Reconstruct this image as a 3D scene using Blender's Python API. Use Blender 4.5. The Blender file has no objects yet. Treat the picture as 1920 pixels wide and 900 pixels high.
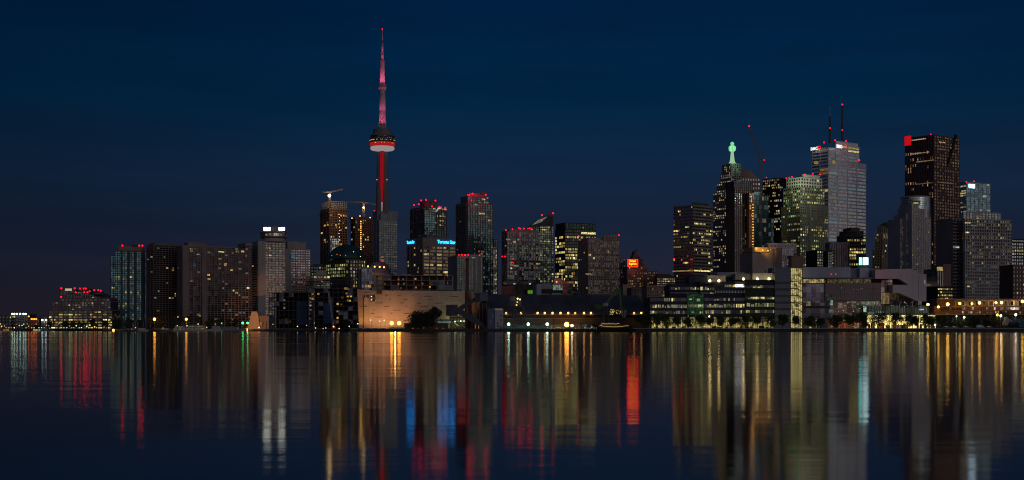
import bpy, math, random
from mathutils import Vector, Matrix
random.seed(7)
R = math.radians
sc = bpy.context.scene
col = sc.collection
F, HY, EYE, GZ = 2500.0, 619.0, 1.1, 2.3      # focal length (px of the 1920 frame), horizon row, eye height, land height

# ---------------------------------------------------------------- camera
cd = bpy.data.cameras.new('camera'); cam = bpy.data.objects.new('camera', cd); col.objects.link(cam)
cam.location = (0, 0, EYE); cam.rotation_euler = (R(90), 0, 0)
cd.lens = 36 * F / 1920; cd.sensor_width = 36; cd.shift_y = (HY - 450) / 1920; cd.clip_end = 60000; cd.clip_start = .5
sc.camera = cam

# ---------------------------------------------------------------- sky
SUN_AZ = 148       # degrees clockwise from +Y (the view): dawn behind the camera, to the right
w = bpy.data.worlds.new('World'); sc.world = w; w.use_nodes = True
nt = w.node_tree; nt.nodes.clear()
N = nt.nodes.new; Lk = nt.links.new
out = N('ShaderNodeOutputWorld'); bg1 = N('ShaderNodeBackground'); bg2 = N('ShaderNodeBackground'); add = N('ShaderNodeAddShader')
sky = N('ShaderNodeTexSky'); sky.sky_type = 'NISHITA'; sky.sun_disc = False
sky.sun_elevation = R(-3.5); sky.sun_rotation = R(SUN_AZ); sky.altitude = 80; sky.air_density = 1.0; sky.dust_density = 1.5; sky.ozone_density = 3
Lk(sky.outputs[0], bg1.inputs[0]); bg1.inputs[1].default_value = 0.03
tc = N('ShaderNodeTexCoord'); sep = N('ShaderNodeSeparateXYZ'); Lk(tc.outputs['Generated'], sep.inputs[0])
def ramp(vals):
    r = N('ShaderNodeValToRGB'); e = r.color_ramp.elements
    e[0].position, e[0].color = vals[0][0], (*vals[0][1], 1); e[1].position, e[1].color = vals[-1][0], (*vals[-1][1], 1)
    for p, c in vals[1:-1]:
        q = e.new(p); q.color = (*c, 1)
    return r
front = ramp([(0, (.0185, .0135, .0220)), (.03, (.0155, .0155, .0290)), (.075, (.0092, .0165, .0390)), (.12, (.0055, .0190, .0500)), (.17, (.0005, .0178, .0530)), (.24, (.0000, .0130, .0490)), (1, (.0005, .008, .030))])
Lk(sep.outputs['Z'], front.inputs[0])
back = ramp([(0, (.30, .20, .17)), (.06, (.24, .19, .18)), (.2, (.11, .125, .16)), (.5, (.03, .05, .10)), (1, (.004, .014, .04))])
Lk(sep.outputs['Z'], back.inputs[0])
dot = N('ShaderNodeVectorMath'); dot.operation = 'DOT_PRODUCT'; Lk(tc.outputs['Generated'], dot.inputs[0])
dot.inputs[1].default_value = (math.sin(R(SUN_AZ)), math.cos(R(SUN_AZ)), 0)
mr = N('ShaderNodeMapRange'); mr.interpolation_type = 'SMOOTHSTEP'; mr.inputs['From Min'].default_value = -.35; mr.inputs['From Max'].default_value = .95
Lk(dot.outputs['Value'], mr.inputs['Value'])
side = ramp([(0, (.68, .68, .68)), (.45, (1, 1, 1)), (.8, (1, 1, 1)), (1, (.9, .9, .9))]); sm = N('ShaderNodeMapRange'); sm.inputs['From Min'].default_value = -.36; sm.inputs['From Max'].default_value = .36; Lk(sep.outputs['X'], sm.inputs['Value']); Lk(sm.outputs[0], side.inputs[0])
fm_ = N('ShaderNodeMixRGB'); fm_.blend_type = 'MULTIPLY'; fm_.inputs[0].default_value = 1; Lk(front.outputs[0], fm_.inputs[1]); Lk(side.outputs[0], fm_.inputs[2])
cm = N('ShaderNodeMapping'); cm.inputs['Scale'].default_value = (2.5, 2.5, 26); Lk(tc.outputs['Generated'], cm.inputs[0]); cn_ = N('ShaderNodeTexNoise'); cn_.inputs['Scale'].default_value = 1.6; cn_.inputs['Detail'].default_value = 5; Lk(cm.outputs[0], cn_.inputs['Vector'])
cr_ = N('ShaderNodeMapRange'); cr_.inputs['From Min'].default_value = .35; cr_.inputs['From Max'].default_value = .65; cr_.inputs['To Min'].default_value = .93; cr_.inputs['To Max'].default_value = 1.09; Lk(cn_.outputs['Fac'], cr_.inputs['Value'])
fc_ = N('ShaderNodeVectorMath'); fc_.operation = 'SCALE'; Lk(fm_.outputs[0], fc_.inputs[0]); Lk(cr_.outputs[0], fc_.inputs['Scale'])
mix = N('ShaderNodeMixRGB'); Lk(mr.outputs[0], mix.inputs[0]); Lk(fc_.outputs[0], mix.inputs[1]); Lk(back.outputs[0], mix.inputs[2])
Lk(mix.outputs[0], bg2.inputs[0]); bg2.inputs[1].default_value = 1.0
Lk(bg1.outputs[0], add.inputs[0]); Lk(bg2.outputs[0], add.inputs[1]); Lk(add.outputs[0], out.inputs[0])

# ---------------------------------------------------------------- the dawn glow behind the camera
sl = bpy.data.lights.new('sun', 'SUN'); so = bpy.data.objects.new('sun', sl); col.objects.link(so)
sl.energy = 0.15; sl.angle = R(30); sl.color = (1.0, .88, .76)
so.rotation_euler = (R(80), 0, -R(SUN_AZ) + R(180) + R(0))
sd = Vector((math.sin(R(SUN_AZ)), math.cos(R(SUN_AZ)), .16)).normalized()
so.rotation_euler = sd.to_track_quat('Z', 'Y').to_euler()

sc.view_settings.view_transform = 'Standard'; sc.view_settings.look = 'None'; sc.view_settings.exposure = 0; sc.view_settings.gamma = 1
sc.render.engine = 'CYCLES'
cy = sc.cycles
cy.use_denoising = True; cy.sample_clamp_indirect = 3; cy.sample_clamp_direct = 0; cy.max_bounces = 5; cy.glossy_bounces = 3; cy.diffuse_bounces = 2
cy.use_adaptive_sampling = False; cy.filter_width = 1.05; cy.denoising_prefilter = 'ACCURATE'; cy.caustics_reflective = False; cy.caustics_refractive = False; cy.volume_bounces = 0

# ---------------------------------------------------------------- materials
M = {}
def newmat(name):
    m = bpy.data.materials.new(name); m.use_nodes = True
    return m, m.node_tree, m.node_tree.nodes['Principled BSDF']
def wall(c, rough=.8, var=.25, scale=.06, spec=.3, key=None):
    k = ('w', c, rough, var, scale)
    if k in M: return M[k]
    m, t, b = newmat('wall_finish')
    n = t.nodes.new('ShaderNodeTexNoise'); n.inputs['Scale'].default_value = scale; n.inputs['Detail'].default_value = 6; n.inputs['Roughness'].default_value = .65
    g = t.nodes.new('ShaderNodeTexCoord'); mp = t.nodes.new('ShaderNodeMapping'); mp.inputs['Scale'].default_value = (1, 1, .35)
    t.links.new(g.outputs['Object'], mp.inputs[0]); t.links.new(mp.outputs[0], n.inputs['Vector'])
    r = t.nodes.new('ShaderNodeValToRGB'); r.color_ramp.elements[0].position = .3; r.color_ramp.elements[1].position = .7
    r.color_ramp.elements[0].color = (*[x * (1 - var) for x in c], 1); r.color_ramp.elements[1].color = (*[min(1, x * (1 + var)) for x in c], 1)
    t.links.new(n.outputs['Fac'], r.inputs[0]); t.links.new(r.outputs[0], b.inputs['Base Color'])
    b.inputs['Roughness'].default_value = rough; b.inputs['Specular IOR Level'].default_value = spec
    M[k] = m; return m
def glass(c, cell=(3, 3, 3.4), rough=.12, var=.7):
    """coated window glass: mirrors a tinted part of the sky; each pane a little different"""
    c = tuple(x * 1.45 for x in c); var = var * .75
    k = ('g', c, cell, rough, var)
    if k in M: return M[k]
    m, t, b = newmat('coated_glass')
    g = t.nodes.new('ShaderNodeTexCoord'); s = t.nodes.new('ShaderNodeVectorMath'); s.operation = 'SNAP'; s.inputs[1].default_value = cell
    a = t.nodes.new('ShaderNodeVectorMath'); a.operation = 'ADD'; a.inputs[1].default_value = (.37, .41, .23)
    t.links.new(g.outputs['Object'], a.inputs[0]); t.links.new(a.outputs[0], s.inputs[0])
    wn = t.nodes.new('ShaderNodeTexWhiteNoise'); t.links.new(s.outputs[0], wn.inputs['Vector'])
    r = t.nodes.new('ShaderNodeValToRGB'); r.color_ramp.elements[0].color = (*[x * (1 - var) for x in c], 1); r.color_ramp.elements[1].color = (*[min(1, x * (1 + var)) for x in c], 1)
    t.links.new(wn.outputs['Value'], r.inputs[0]); t.links.new(r.outputs[0], b.inputs['Base Color'])
    # panes are never perfectly in plane
    v = t.nodes.new('ShaderNodeVectorMath'); v.operation = 'SUBTRACT'; v.inputs[1].default_value = (.5, .5, .5); t.links.new(wn.outputs['Color'], v.inputs[0])
    v2 = t.nodes.new('ShaderNodeVectorMath'); v2.operation = 'SCALE'; v2.inputs['Scale'].default_value = .07; t.links.new(v.outputs[0], v2.inputs[0])
    ge = t.nodes.new('ShaderNodeNewGeometry'); v3 = t.nodes.new('ShaderNodeVectorMath'); v3.operation = 'ADD'
    t.links.new(ge.outputs['Normal'], v3.inputs[0]); t.links.new(v2.outputs[0], v3.inputs[1])
    v4 = t.nodes.new('ShaderNodeVectorMath'); v4.operation = 'NORMALIZE'; t.links.new(v3.outputs[0], v4.inputs[0]); t.links.new(v4.outputs[0], b.inputs['Normal'])
    b.inputs['Metallic'].default_value = 1; b.inputs['Roughness'].default_value = rough
    M[k] = m; return m
def glow(c, s, spread=True, sampled=False):
    """glow for lit rooms (each a little different), lamps, signs, and sky reflections imitated on even panes"""
    if spread is False and s >= .9: s *= 1.3; c = tuple(x ** 1.4 for x in c)
    k = ('e', c, s, spread); even = spread == 'even'
    if k in M: return M[k]
    m = bpy.data.materials.new('glowing_pane' if spread else 'lamp_light'); m.use_nodes = True; t = m.node_tree; t.nodes.clear()
    o = t.nodes.new('ShaderNodeOutputMaterial'); e = t.nodes.new('ShaderNodeEmission'); e.inputs[0].default_value = (*c, 1); e.inputs[1].default_value = s
    t.links.new(e.outputs[0], o.inputs[0])
    if spread:
        oi = t.nodes.new('ShaderNodeObjectInfo'); ge = t.nodes.new('ShaderNodeNewGeometry')
        a = t.nodes.new('ShaderNodeMath'); a.operation = 'MULTIPLY_ADD'; a.inputs[1].default_value = 7.31
        t.links.new(ge.outputs['Random Per Island'], a.inputs[0]); t.links.new(oi.outputs['Random'], a.inputs[2])
        f = t.nodes.new('ShaderNodeMath'); f.operation = 'FRACT'; t.links.new(a.outputs[0], f.inputs[0])
        p = t.nodes.new('ShaderNodeMath'); p.operation = 'POWER'; p.inputs[1].default_value = 2.2; t.links.new(f.outputs[0], p.inputs[0])
        n = t.nodes.new('ShaderNodeTexNoise'); n.inputs['Scale'].default_value = .55; n.inputs['Detail'].default_value = 3; t.links.new(ge.outputs['Position'], n.inputs['Vector'])
        q = t.nodes.new('ShaderNodeMapRange'); q.inputs['From Min'].default_value = .35; q.inputs['From Max'].default_value = .65; q.inputs['To Min'].default_value = .8 if even else .25; q.inputs['To Max'].default_value = 1.15 if even else 1.5
        t.links.new(n.outputs['Fac'], q.inputs['Value'])
        z = t.nodes.new('ShaderNodeMath'); z.operation = 'MULTIPLY_ADD'; z.inputs[1].default_value = (.5 if even else 1.5) * s; z.inputs[2].default_value = (.75 if even else .3) * s
        t.links.new(p.outputs[0], z.inputs[0])
        y = t.nodes.new('ShaderNodeMath'); y.operation = 'MULTIPLY'; t.links.new(z.outputs[0], y.inputs[0]); t.links.new(q.outputs[0], y.inputs[1])
        t.links.new(y.outputs[0], e.inputs[1])
    if not sampled: m.cycles.emission_sampling = 'NONE'
    M[k] = m; return m
def metal(c, rough=.45):
    k = ('m', c, rough)
    if k in M: return M[k]
    m = wall(c, rough, .3, .4, .5); M[k] = m; return m

CONC, BEIGE, BROWN, DARK, PALE, BLACK = (.30, .27, .26), (.36, .30, .26), (.17, .13, .12), (.06, .065, .075), (.5, .48, .47), (.025, .025, .03)
WARM, AMB, COOL, GRN, WHT = (1, .75, .25), (1, .50, .13), (.72, .93, 1), (.68, .95, .42), (1, .88, .62)
S = .28
def pal(*a): return [(glow(c, s * S if s < .5 else s * S * 1.5, 'even' if s < .5 else True), wgt) for c, s, wgt in a]  # dim entries glow evenly, mostly imitating pale sky reflections in unlit panes
P_OFF = pal((WARM, 1, 5), (WHT, .8, 2), (AMB, .7, 1)); P_HOME = pal((WARM, 1.2, 3), (AMB, .9, 2), (COOL, .5, 1), (WHT, .6, 2))
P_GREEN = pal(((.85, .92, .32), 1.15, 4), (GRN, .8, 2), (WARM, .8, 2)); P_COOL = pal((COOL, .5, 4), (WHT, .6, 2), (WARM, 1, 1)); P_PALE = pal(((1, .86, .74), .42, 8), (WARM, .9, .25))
P_AMB = pal((AMB, 1.3, 3), (WARM, 1, 1)); P_DIM = pal((WHT, .22, 3), (WARM, .9, .6)); P_YEL = pal(((1, .80, .26), 1.7, 4), ((.92, .92, .32), 1.2, 2), (AMB, .9, 1)); P_TEAL = pal(((.55, .85, .85), .24, 5), (WHT, .4, 1), (WARM, 1, .3))
P_BRICK = pal(((1, .78, .6), .35, 8), (WARM, .9, 2))

# ---------------------------------------------------------------- geometry helpers
def P(px, py, D): return Vector(((px - 960) / F * D, D, EYE + (HY - py) / F * D))
def Z(py, D): return EYE + (HY - py) / F * D
def X(px, D): return (px - 960) / F * D
class MB:
    def __init__(s): s.v = []; s.f = []
    def box(s, x0, x1, y0, y1, z0, z1):
        if x1 < x0: x0, x1 = x1, x0
        if y1 < y0: y0, y1 = y1, y0
        if z1 < z0: z0, z1 = z1, z0
        i = len(s.v); s.v += [(x0, y0, z0), (x1, y0, z0), (x1, y1, z0), (x0, y1, z0), (x0, y0, z1), (x1, y0, z1), (x1, y1, z1), (x0, y1, z1)]
        s.f += [tuple(i + k for k in q) for q in ((3, 2, 1, 0), (4, 5, 6, 7), (0, 1, 5, 4), (1, 2, 6, 5), (2, 3, 7, 6), (3, 0, 4, 7))]; return s
    def bar(s, a, b, r, r2=None, n=4):
        a, b = Vector(a), Vector(b); r2 = r if r2 is None else r2; d = (b - a).normalized()
        u = d.cross(Vector((0, 0, 1)) if abs(d.z) < .95 else Vector((1, 0, 0))).normalized(); w_ = d.cross(u); i = len(s.v)
        for p, q in ((a, r), (b, r2)):
            for k in range(n):
                t = 2 * math.pi * (k + .5) / n; s.v.append(tuple(p + (u * math.cos(t) + w_ * math.sin(t)) * q))
        for k in range(n): s.f.append((i + k, i + (k + 1) % n, i + n + (k + 1) % n, i + n + k))
        s.f += [tuple(i + k for k in range(n))[::-1], tuple(i + n + k for k in range(n))]; return s
    def lathe(s, prof, c=(0, 0, 0), n=24, lobes=None):
        i = len(s.v)
        for r, z in prof:
            for k in range(n):
                t = 2 * math.pi * k / n; q = r * (lobes(t, z) if lobes else 1); s.v.append((c[0] + q * math.cos(t), c[1] + q * math.sin(t), c[2] + z))
        for j in range(len(prof) - 1):
            for k in range(n):
                a, b = i + j * n + k, i + j * n + (k + 1) % n; s.f.append((a, b, b + n, a + n))
        s.f += [tuple(i + k for k in range(n))[::-1], tuple(i + (len(prof) - 1) * n + k for k in range(n))]; return s
    def prism(s, pts, y0, y1):
        """pts (x,z) counter-clockwise seen from the front; extruded from y0 back to y1"""
        i = len(s.v); n = len(pts)
        s.v += [(x, y0, z) for x, z in pts] + [(x, y1, z) for x, z in pts]
        s.f += [tuple(i + k for k in range(n)), tuple(i + n + k for k in range(n))[::-1]]
        for k in range(n): s.f.append((i + k, i + n + k, i + n + (k + 1) % n, i + (k + 1) % n))
        return s
    def poly(s, pts):
        i = len(s.v); s.v += [tuple(p) for p in pts]; s.f.append(tuple(range(i, i + len(pts)))); return s
    def lattice(s, a, b, wd, r, n):
        """square lattice boom: four chords and zigzag bracing"""
        a, b = Vector(a), Vector(b); d = (b - a).normalized()
        u = d.cross(Vector((0, 1, 0)) if abs(d.y) < .9 else Vector((1, 0, 0))).normalized(); v = d.cross(u)
        cs = [(u * x + v * y) * wd / 2 for x, y in ((1, 1), (1, -1), (-1, -1), (-1, 1))]
        for c in cs: s.bar(a + c, b + c, r)
        for k in range(n):
            p, q = a + (b - a) * k / n, a + (b - a) * (k + 1) / n
            for j in range(4): s.bar(p + cs[j], q + cs[(j + 1) % 4], r * .7)
        return s
    def build(s, name, mat, parent=None, smooth=False, kind=None):
        me = bpy.data.meshes.new(name); me.from_pydata(s.v, [], s.f); me.update(); me.materials.append(mat)
        if smooth: me.shade_smooth()
        o = bpy.data.objects.new(name, me); col.objects.link(o); o.parent = parent
        if kind: o['kind'] = kind
        return o
def tag(o, label=None, cat=None, group=None, kind=None):
    if label: o['label'] = label
    if cat: o['category'] = cat
    if group: o['group'] = group
    if kind: o['kind'] = kind
    return o
def empty(name, loc, label, cat, group=None, rz=0):
    o = bpy.data.objects.new(name, None); col.objects.link(o); o.location = loc; o.rotation_euler.z = rz; o.empty_display_size = 2
    return tag(o, label, cat, group)
def copy_tree(o, parent=None):
    c = o.copy(); col.objects.link(c); c.parent = parent
    for ch in [k for k in o.children]: copy_tree(ch, c)
    return c
def ball(name, mat, parent, loc, r, n=8):
    r *= 1.0 if name in ('string_light', 'indicator_light', 'pod_lamp') else 1.1 if name == 'warning_light' else 1.15 if name in ('eave_lamp', 'work_light', 'roof_lamp') or (name == 'lamp_head' and r > .7) else 1.15 if name == 'lamp_head' else 1.3
    key = ('ball', name, mat.name, round(r, 2))
    if key not in M:
        mb = MB(); mb.lathe([(max(.02, math.sin(math.pi * k / 5)) * r, -math.cos(math.pi * k / 5) * r) for k in range(6)], n=n)
        o = mb.build(name, mat, parent, True); M[key] = o.data
    else:
        o = bpy.data.objects.new(name, M[key]); col.objects.link(o); o.parent = parent
    o.location = loc; return o
def lamp(kind, name, parent, loc, energy, color, size=.3, target=None, cone=80, blend=.6):
    if kind == 'POINT':      # every fitting is shielded on the water side
        kind, cone, blend = 'SPOT', 150, .5; yw = parent.rotation_euler.z if parent else 0; target = (loc[0] + 10 * math.sin(yw), loc[1] + 10 * math.cos(yw), loc[2] - .5)
    l = bpy.data.lights.new(name, kind); l.energy = energy; l.color = color
    o = bpy.data.objects.new(name, l); col.objects.link(o); o.parent = parent; o.location = loc
    if kind in ('POINT', 'SPOT'): l.shadow_soft_size = size
    if kind == 'SPOT':
        l.spot_size = R(cone); l.spot_blend = blend
        o.rotation_euler = (Vector(target) - Vector(loc)).to_track_quat('-Z', 'Y').to_euler()
    return o

RED = glow((1, .012, .035), 6.5, False)
def st(fp=4.5, bp=5, sp=.35, pr=.25, dep=.35, lit=.2, pals=P_OFF, solid=(), mul=.5, balc=0, wfill=1, run=.5):
    return dict(fp=fp, bp=bp, sp=sp, pr=pr, dep=dep, lit=lit, pals=pals, solid=solid, mul=mul, balc=balc, wfill=wfill, run=run)
ROOF = (.10, .10, .11)
class Bd:
    """a building: an Empty at its front corner; local +X runs along the right-hand face, +Y back along the left-hand face"""
    def __init__(s, name, label, cat, px, D, yaw=35, group=None, cap=100, wallc=CONC, glassc=(.12, .14, .16), gr=.15):
        s.D, s.yaw, s.cap = D, R(yaw), cap; s.root = empty(name, (X(px, D), D, GZ), label, cat, group, R(yaw)); s.wins = []
        s.wall, s.glass = wall(wallc), glass(glassc, rough=gr); s.rng = random.Random(int(px * 13 + D))
    def at(s, px, D, py=None):
        """root-local point of a picture column, at distance D along the view"""
        dx, dy = X(px, D) - s.root.location.x, D - s.root.location.y; c, n = math.cos(s.yaw), math.sin(s.yaw)
        return Vector((c * dx + n * dy, -n * dx + c * dy, (Z(py, D) - GZ) if py is not None else 0))
    def block(s, xl, xc, xr, yt, yb=None, d=0, depth=26, Rs=None, Ls=None, wallm=None, glassm=None, part='facade', roof=True, yv=None, over=.3):
        D = s.D + d; o = s.at(xc, D); Xc = X(xc, D); c, n = math.cos(s.yaw), math.sin(s.yaw)
        k = (xr - 960) / F; Lr = (k * D - Xc) / (c - k * n)
        if xl < xc - .01:
            k = (xl - 960) / F; Ll = (Xc - k * D) / (n + k * c)
        else: Ll = depth
        z1 = Z(yt, D) - GZ; z0 = 0 if yb is None else Z(yb, D) - GZ
        wm, gm = wallm or s.wall, glassm or s.glass
        MB().box(o.x, o.x + Lr, o.y, o.y + Ll, z0, z1).build('glazing' if (Rs or Ls) else part, gm if (Rs or Ls) else wm, s.root)
        fm = MB()
        for side, L, q in (('R', Lr, Rs), ('L', Ll, Ls)):
            if not q:
                if Rs or Ls: s.bx(fm, side, o, 0, L, .01, .25, z0, z1)
                continue
            m = D / F; nf = max(1, round((z1 - z0) / (q['fp'] * m)))
            span = (xr - xc) if side == 'R' else (xc - xl if xl < xc else 10)
            nb = max(1, round(span / q['bp'])); fh, bw = (z1 - z0) / nf, L / nb; dep = q['dep']
            for j in range(nf + 1):
                zz = z0 + j * fh; a, b = (zz - fh * q['sp'] / 2, zz + fh * q['sp'] / 2)
                s.bx(fm, side, o, 0, L, 0, dep + (q['balc'] if 0 < j < nf else 0), max(a, z0), min(b, z1 + .01))
            if q['pr'] > 0:
                for i in range(nb + 1):
                    hw = bw * q['pr'] / 2; s.bx(fm, side, o, max(0, i * bw - hw), min(L, i * bw + hw), 0, dep + .06 + q['balc'] * .6, z0, z1 - .02)
            for a, b in q['solid']: s.bx(fm, side, o, a * L, b * L, 0, dep + .12 + q['balc'], z0, z1 + .03)
            zlo = Z(yv, D) - GZ if yv else z0
            for j in range(nf):
                zz = z0 + (j + .5) * fh
                if zz < zlo: continue
                prow = min(.97, q['lit'] * (s.rng.random() ** 1.3) * 2.3) if q['run'] else q['lit']; prev = False; mt = None
                for i in range(nb):
                    uc = (i + .5) * bw
                    if any(a * L - .1 < uc < b * L + .1 for a, b in q['solid']): prev = False; continue
                    lit = prev if (s.rng.random() < q['run'] * .7 and i) else s.rng.random() < prow
                    prev = lit
                    if not lit: continue
                    if mt is None or s.rng.random() > .5: mt = s.rng.choices([p[0] for p in q['pals']], [p[1] for p in q['pals']])[0]
                    ww = bw * (1 - q['pr']) * q['wfill']; hh = fh * (1 - q['sp'])
                    if s.rng.random() < .35: ww *= .55; uc += bw * .15 * s.rng.choice((-1, 1))
                    s.wins.append((side, (o.x + uc, o.y - .05, zz) if side == 'R' else (o.x - .05, o.y + uc, zz), round(ww, 2), round(hh, 2), mt))
        if fm.v: fm.build(part, wm, s.root)
        if roof:
            r = MB().box(o.x - over, o.x + Lr + over, o.y - over, o.y + Ll + over, z1 + .04, z1 + .9); r.build('roof', wm, s.root)
        return o, Lr, Ll, z0, z1
    def bx(s, mb, side, o, u0, u1, a, b, z0, z1):
        if side == 'R': mb.box(o.x + u0, o.x + u1, o.y - b, o.y - a, z0, z1)
        else: mb.box(o.x - b, o.x - a, o.y + u0, o.y + u1, z0, z1)
    def red(s, pts, r=.8, d=0):
        for px, py in pts: ball('warning_light', RED, s.root, s.at(px, s.D + d, py), (r * s.D / 2000 + .35) * .62)
    def solid(s, name, px0, px1, py0, py1, d=-.5, thick=.4, mat=None):
        """a panel or box on the right-hand side placed by its picture extents"""
        a, b = s.at(px0, s.D + d), s.at(px1, s.D + d); z0, z1 = Z(py1, s.D + d) - GZ, Z(py0, s.D + d) - GZ
        mb = MB(); dv = Vector((math.sin(s.yaw), math.cos(s.yaw), 0)) * thick
        q = [Vector((a.x, a.y, z0)), Vector((b.x, b.y, z0)), Vector((b.x, b.y, z1)), Vector((a.x, a.y, z1))]
        i = len(mb.v); mb.v += [tuple(p) for p in q] + [tuple(p + dv) for p in q]
        mb.f += [(0, 1, 2, 3), (7, 6, 5, 4), (0, 4, 5, 1), (1, 5, 6, 2), (2, 6, 7, 3), (3, 7, 4, 0)]
        return mb.build(name, mat or s.wall, s.root)
    def mast(s, px, pt, pb, r=.5, r2=.2, mat=None, d=8):
        p, q = s.at(px, s.D + d, pb), s.at(px, s.D + d, pt)
        return MB().bar(p, q, r, r2, 6).build('antenna', mat or metal((.08, .08, .09)), s.root)
    def done(s):
        s.rng.shuffle(s.wins)
        s.wins.sort(key=lambda t: -t[2] * t[3]) if len({(t[2] * t[3] > 20) for t in s.wins}) > 1 else None
        cache = {}; rest = MB(); mats = {}
        for n_, (side, loc, ww, hh, mt) in enumerate(s.wins):
            if n_ < s.cap:
                k = (side, ww, hh, mt.name)
                if k not in cache:
                    mb = MB()
                    if side == 'R': mb.box(-ww / 2, ww / 2, -.03, .03, -hh / 2, hh / 2)
                    else: mb.box(-.03, .03, -ww / 2, ww / 2, -hh / 2, hh / 2)
                    me = bpy.data.meshes.new('window'); me.from_pydata(mb.v, [], mb.f); me.materials.append(mt); cache[k] = me
                o = bpy.data.objects.new('window', cache[k]); col.objects.link(o); o.parent = s.root; o.location = loc
            else:
                i = mats.setdefault(mt.name, len(mats)); f0 = len(rest.f)
                a, b = (ww / 2, .03) if side == 'R' else (.03, ww / 2)
                rest.box(loc[0] - a, loc[0] + a, loc[1] - b, loc[1] + b, loc[2] - hh / 2, loc[2] + hh / 2)
                rest.mi = getattr(rest, 'mi', []) + [(f0, i)]
        if rest.v:
            o = rest.build('window', bpy.data.materials[list(mats)[0]], s.root, kind='stuff')
            for k in list(mats)[1:]: o.data.materials.append(bpy.data.materials[k])
            for f0, i in rest.mi:
                for k in range(6): o.data.polygons[f0 + k].material_index = i
        return s

# ---------------------------------------------------------------- setting: water and land
m, t, b = newmat('harbour_water')
t.nodes.remove(b); wo = t.nodes['Material Output']; gl_ = t.nodes.new('ShaderNodeBsdfGlossy'); gl_.distribution = 'BECKMANN'; gl_.inputs['Color'].default_value = (.97, .97, .97, 1)
df_ = t.nodes.new('ShaderNodeBsdfDiffuse'); df_.inputs['Color'].default_value = (.002, .004, .007, 1); fr_ = t.nodes.new('ShaderNodeFresnel'); fr_.inputs['IOR'].default_value = 1.33; mx_ = t.nodes.new('ShaderNodeMixShader')
t.links.new(fr_.outputs[0], mx_.inputs[0]); t.links.new(df_.outputs[0], mx_.inputs[1]); t.links.new(gl_.outputs[0], mx_.inputs[2]); t.links.new(mx_.outputs[0], wo.inputs[0]); b = gl_
g = t.nodes.new('ShaderNodeTexCoord'); mp = t.nodes.new('ShaderNodeMapping'); mp.inputs['Scale'].default_value = (.25, 1.0, 1)
n1 = t.nodes.new('ShaderNodeTexNoise'); n1.inputs['Scale'].default_value = .5; n1.inputs['Detail'].default_value = 3
bu = t.nodes.new('ShaderNodeBump'); bu.inputs['Strength'].default_value = .2; bu.inputs['Distance'].default_value = .05
t.links.new(g.outputs['Object'], mp.inputs[0]); t.links.new(mp.outputs[0], n1.inputs['Vector']); t.links.new(n1.outputs['Fac'], bu.inputs['Height']); t.links.new(bu.outputs[0], b.inputs['Normal'])
mp2 = t.nodes.new('ShaderNodeMapping'); mp2.inputs['Scale'].default_value = (.004, .035, 1); n2 = t.nodes.new('ShaderNodeTexNoise'); n2.inputs['Scale'].default_value = 1; n2.inputs['Detail'].default_value = 2
rr = t.nodes.new('ShaderNodeMapRange'); rr.inputs['From Min'].default_value = .35; rr.inputs['From Max'].default_value = .7; rr.inputs['To Min'].default_value = .07; rr.inputs['To Max'].default_value = .13
t.links.new(g.outputs['Object'], mp2.inputs[0]); t.links.new(mp2.outputs[0], n2.inputs['Vector']); t.links.new(n2.outputs['Fac'], rr.inputs['Value']); t.links.new(rr.outputs[0], b.inputs['Roughness'])
WATER = m
wob = MB().poly([(-9000, -300, 0), (9000, -300, 0), (9000, 26000, 0), (-9000, 26000, 0)]).build('water', WATER); wob['kind'] = 'structure'

SH_L, SH_M, SH_R = 1090, 905, 845         # the shore line: left basin, sugar dock, right-hand promenade
asph = wall((.055, .055, .058), .85, .3, .1)
def land(pts, z, name, mat, base=-3):
    mb = MB(); n = len(pts); mb.v = [(x, y, z) for x, y in pts] + [(x, y, base) for x, y in pts]
    mb.f = [tuple(range(n)), tuple(range(2 * n - 1, n - 1, -1))] + [(k, k + n, (k + 1) % n + n, (k + 1) % n) for k in range(n)]
    o = mb.build(name, mat); o['kind'] = 'structure'; return o
xa, xb = X(655, SH_M), X(1192, SH_R)
land([(-4000, SH_L + 300), (X(205, SH_L), SH_L + 260), (X(205, SH_L) + 5, SH_L), (X(640, SH_L), SH_L), (xa, SH_M), (xb, SH_M), (xb, SH_R), (4000, SH_R), (5000, 9000), (-5000, 9000)], GZ - .12, 'ground', asph)
# quay walls with a lighter cope stone, promenade paving behind it
for nm, pts, mat, z in (('quay_edge', [(xb - 2, SH_R - .6), (2000, SH_R - .6), (2000, SH_R + 1.2), (xb - 2, SH_R + 1.2)], wall((.34, .32, .29)), GZ + .04),
                        ('dock_edge', [(xa, SH_M - .6), (xb - 2.2, SH_M - .6), (xb - 2.2, SH_M + 1), (xa, SH_M + 1)], wall((.16, .15, .14)), GZ - .3),
                        ('promenade', [(xb - 2, SH_R + 1.3), (2000, SH_R + 1.3), (2000, SH_R + 22), (xb - 2, SH_R + 22)], wall((.30, .27, .24), .7, .2, .5), GZ - .05)):
    land(pts, z, nm, mat, z - .35 if nm != 'promenade' else GZ - .11)
land([(X(205, SH_L), SH_L - .6), (X(640, SH_L), SH_L - .6), (X(640, SH_L), SH_L + 1), (X(205, SH_L), SH_L + 1)], GZ - .3, 'harbour_wall', wall((.18, .16, .15)), GZ - .7)

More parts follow.
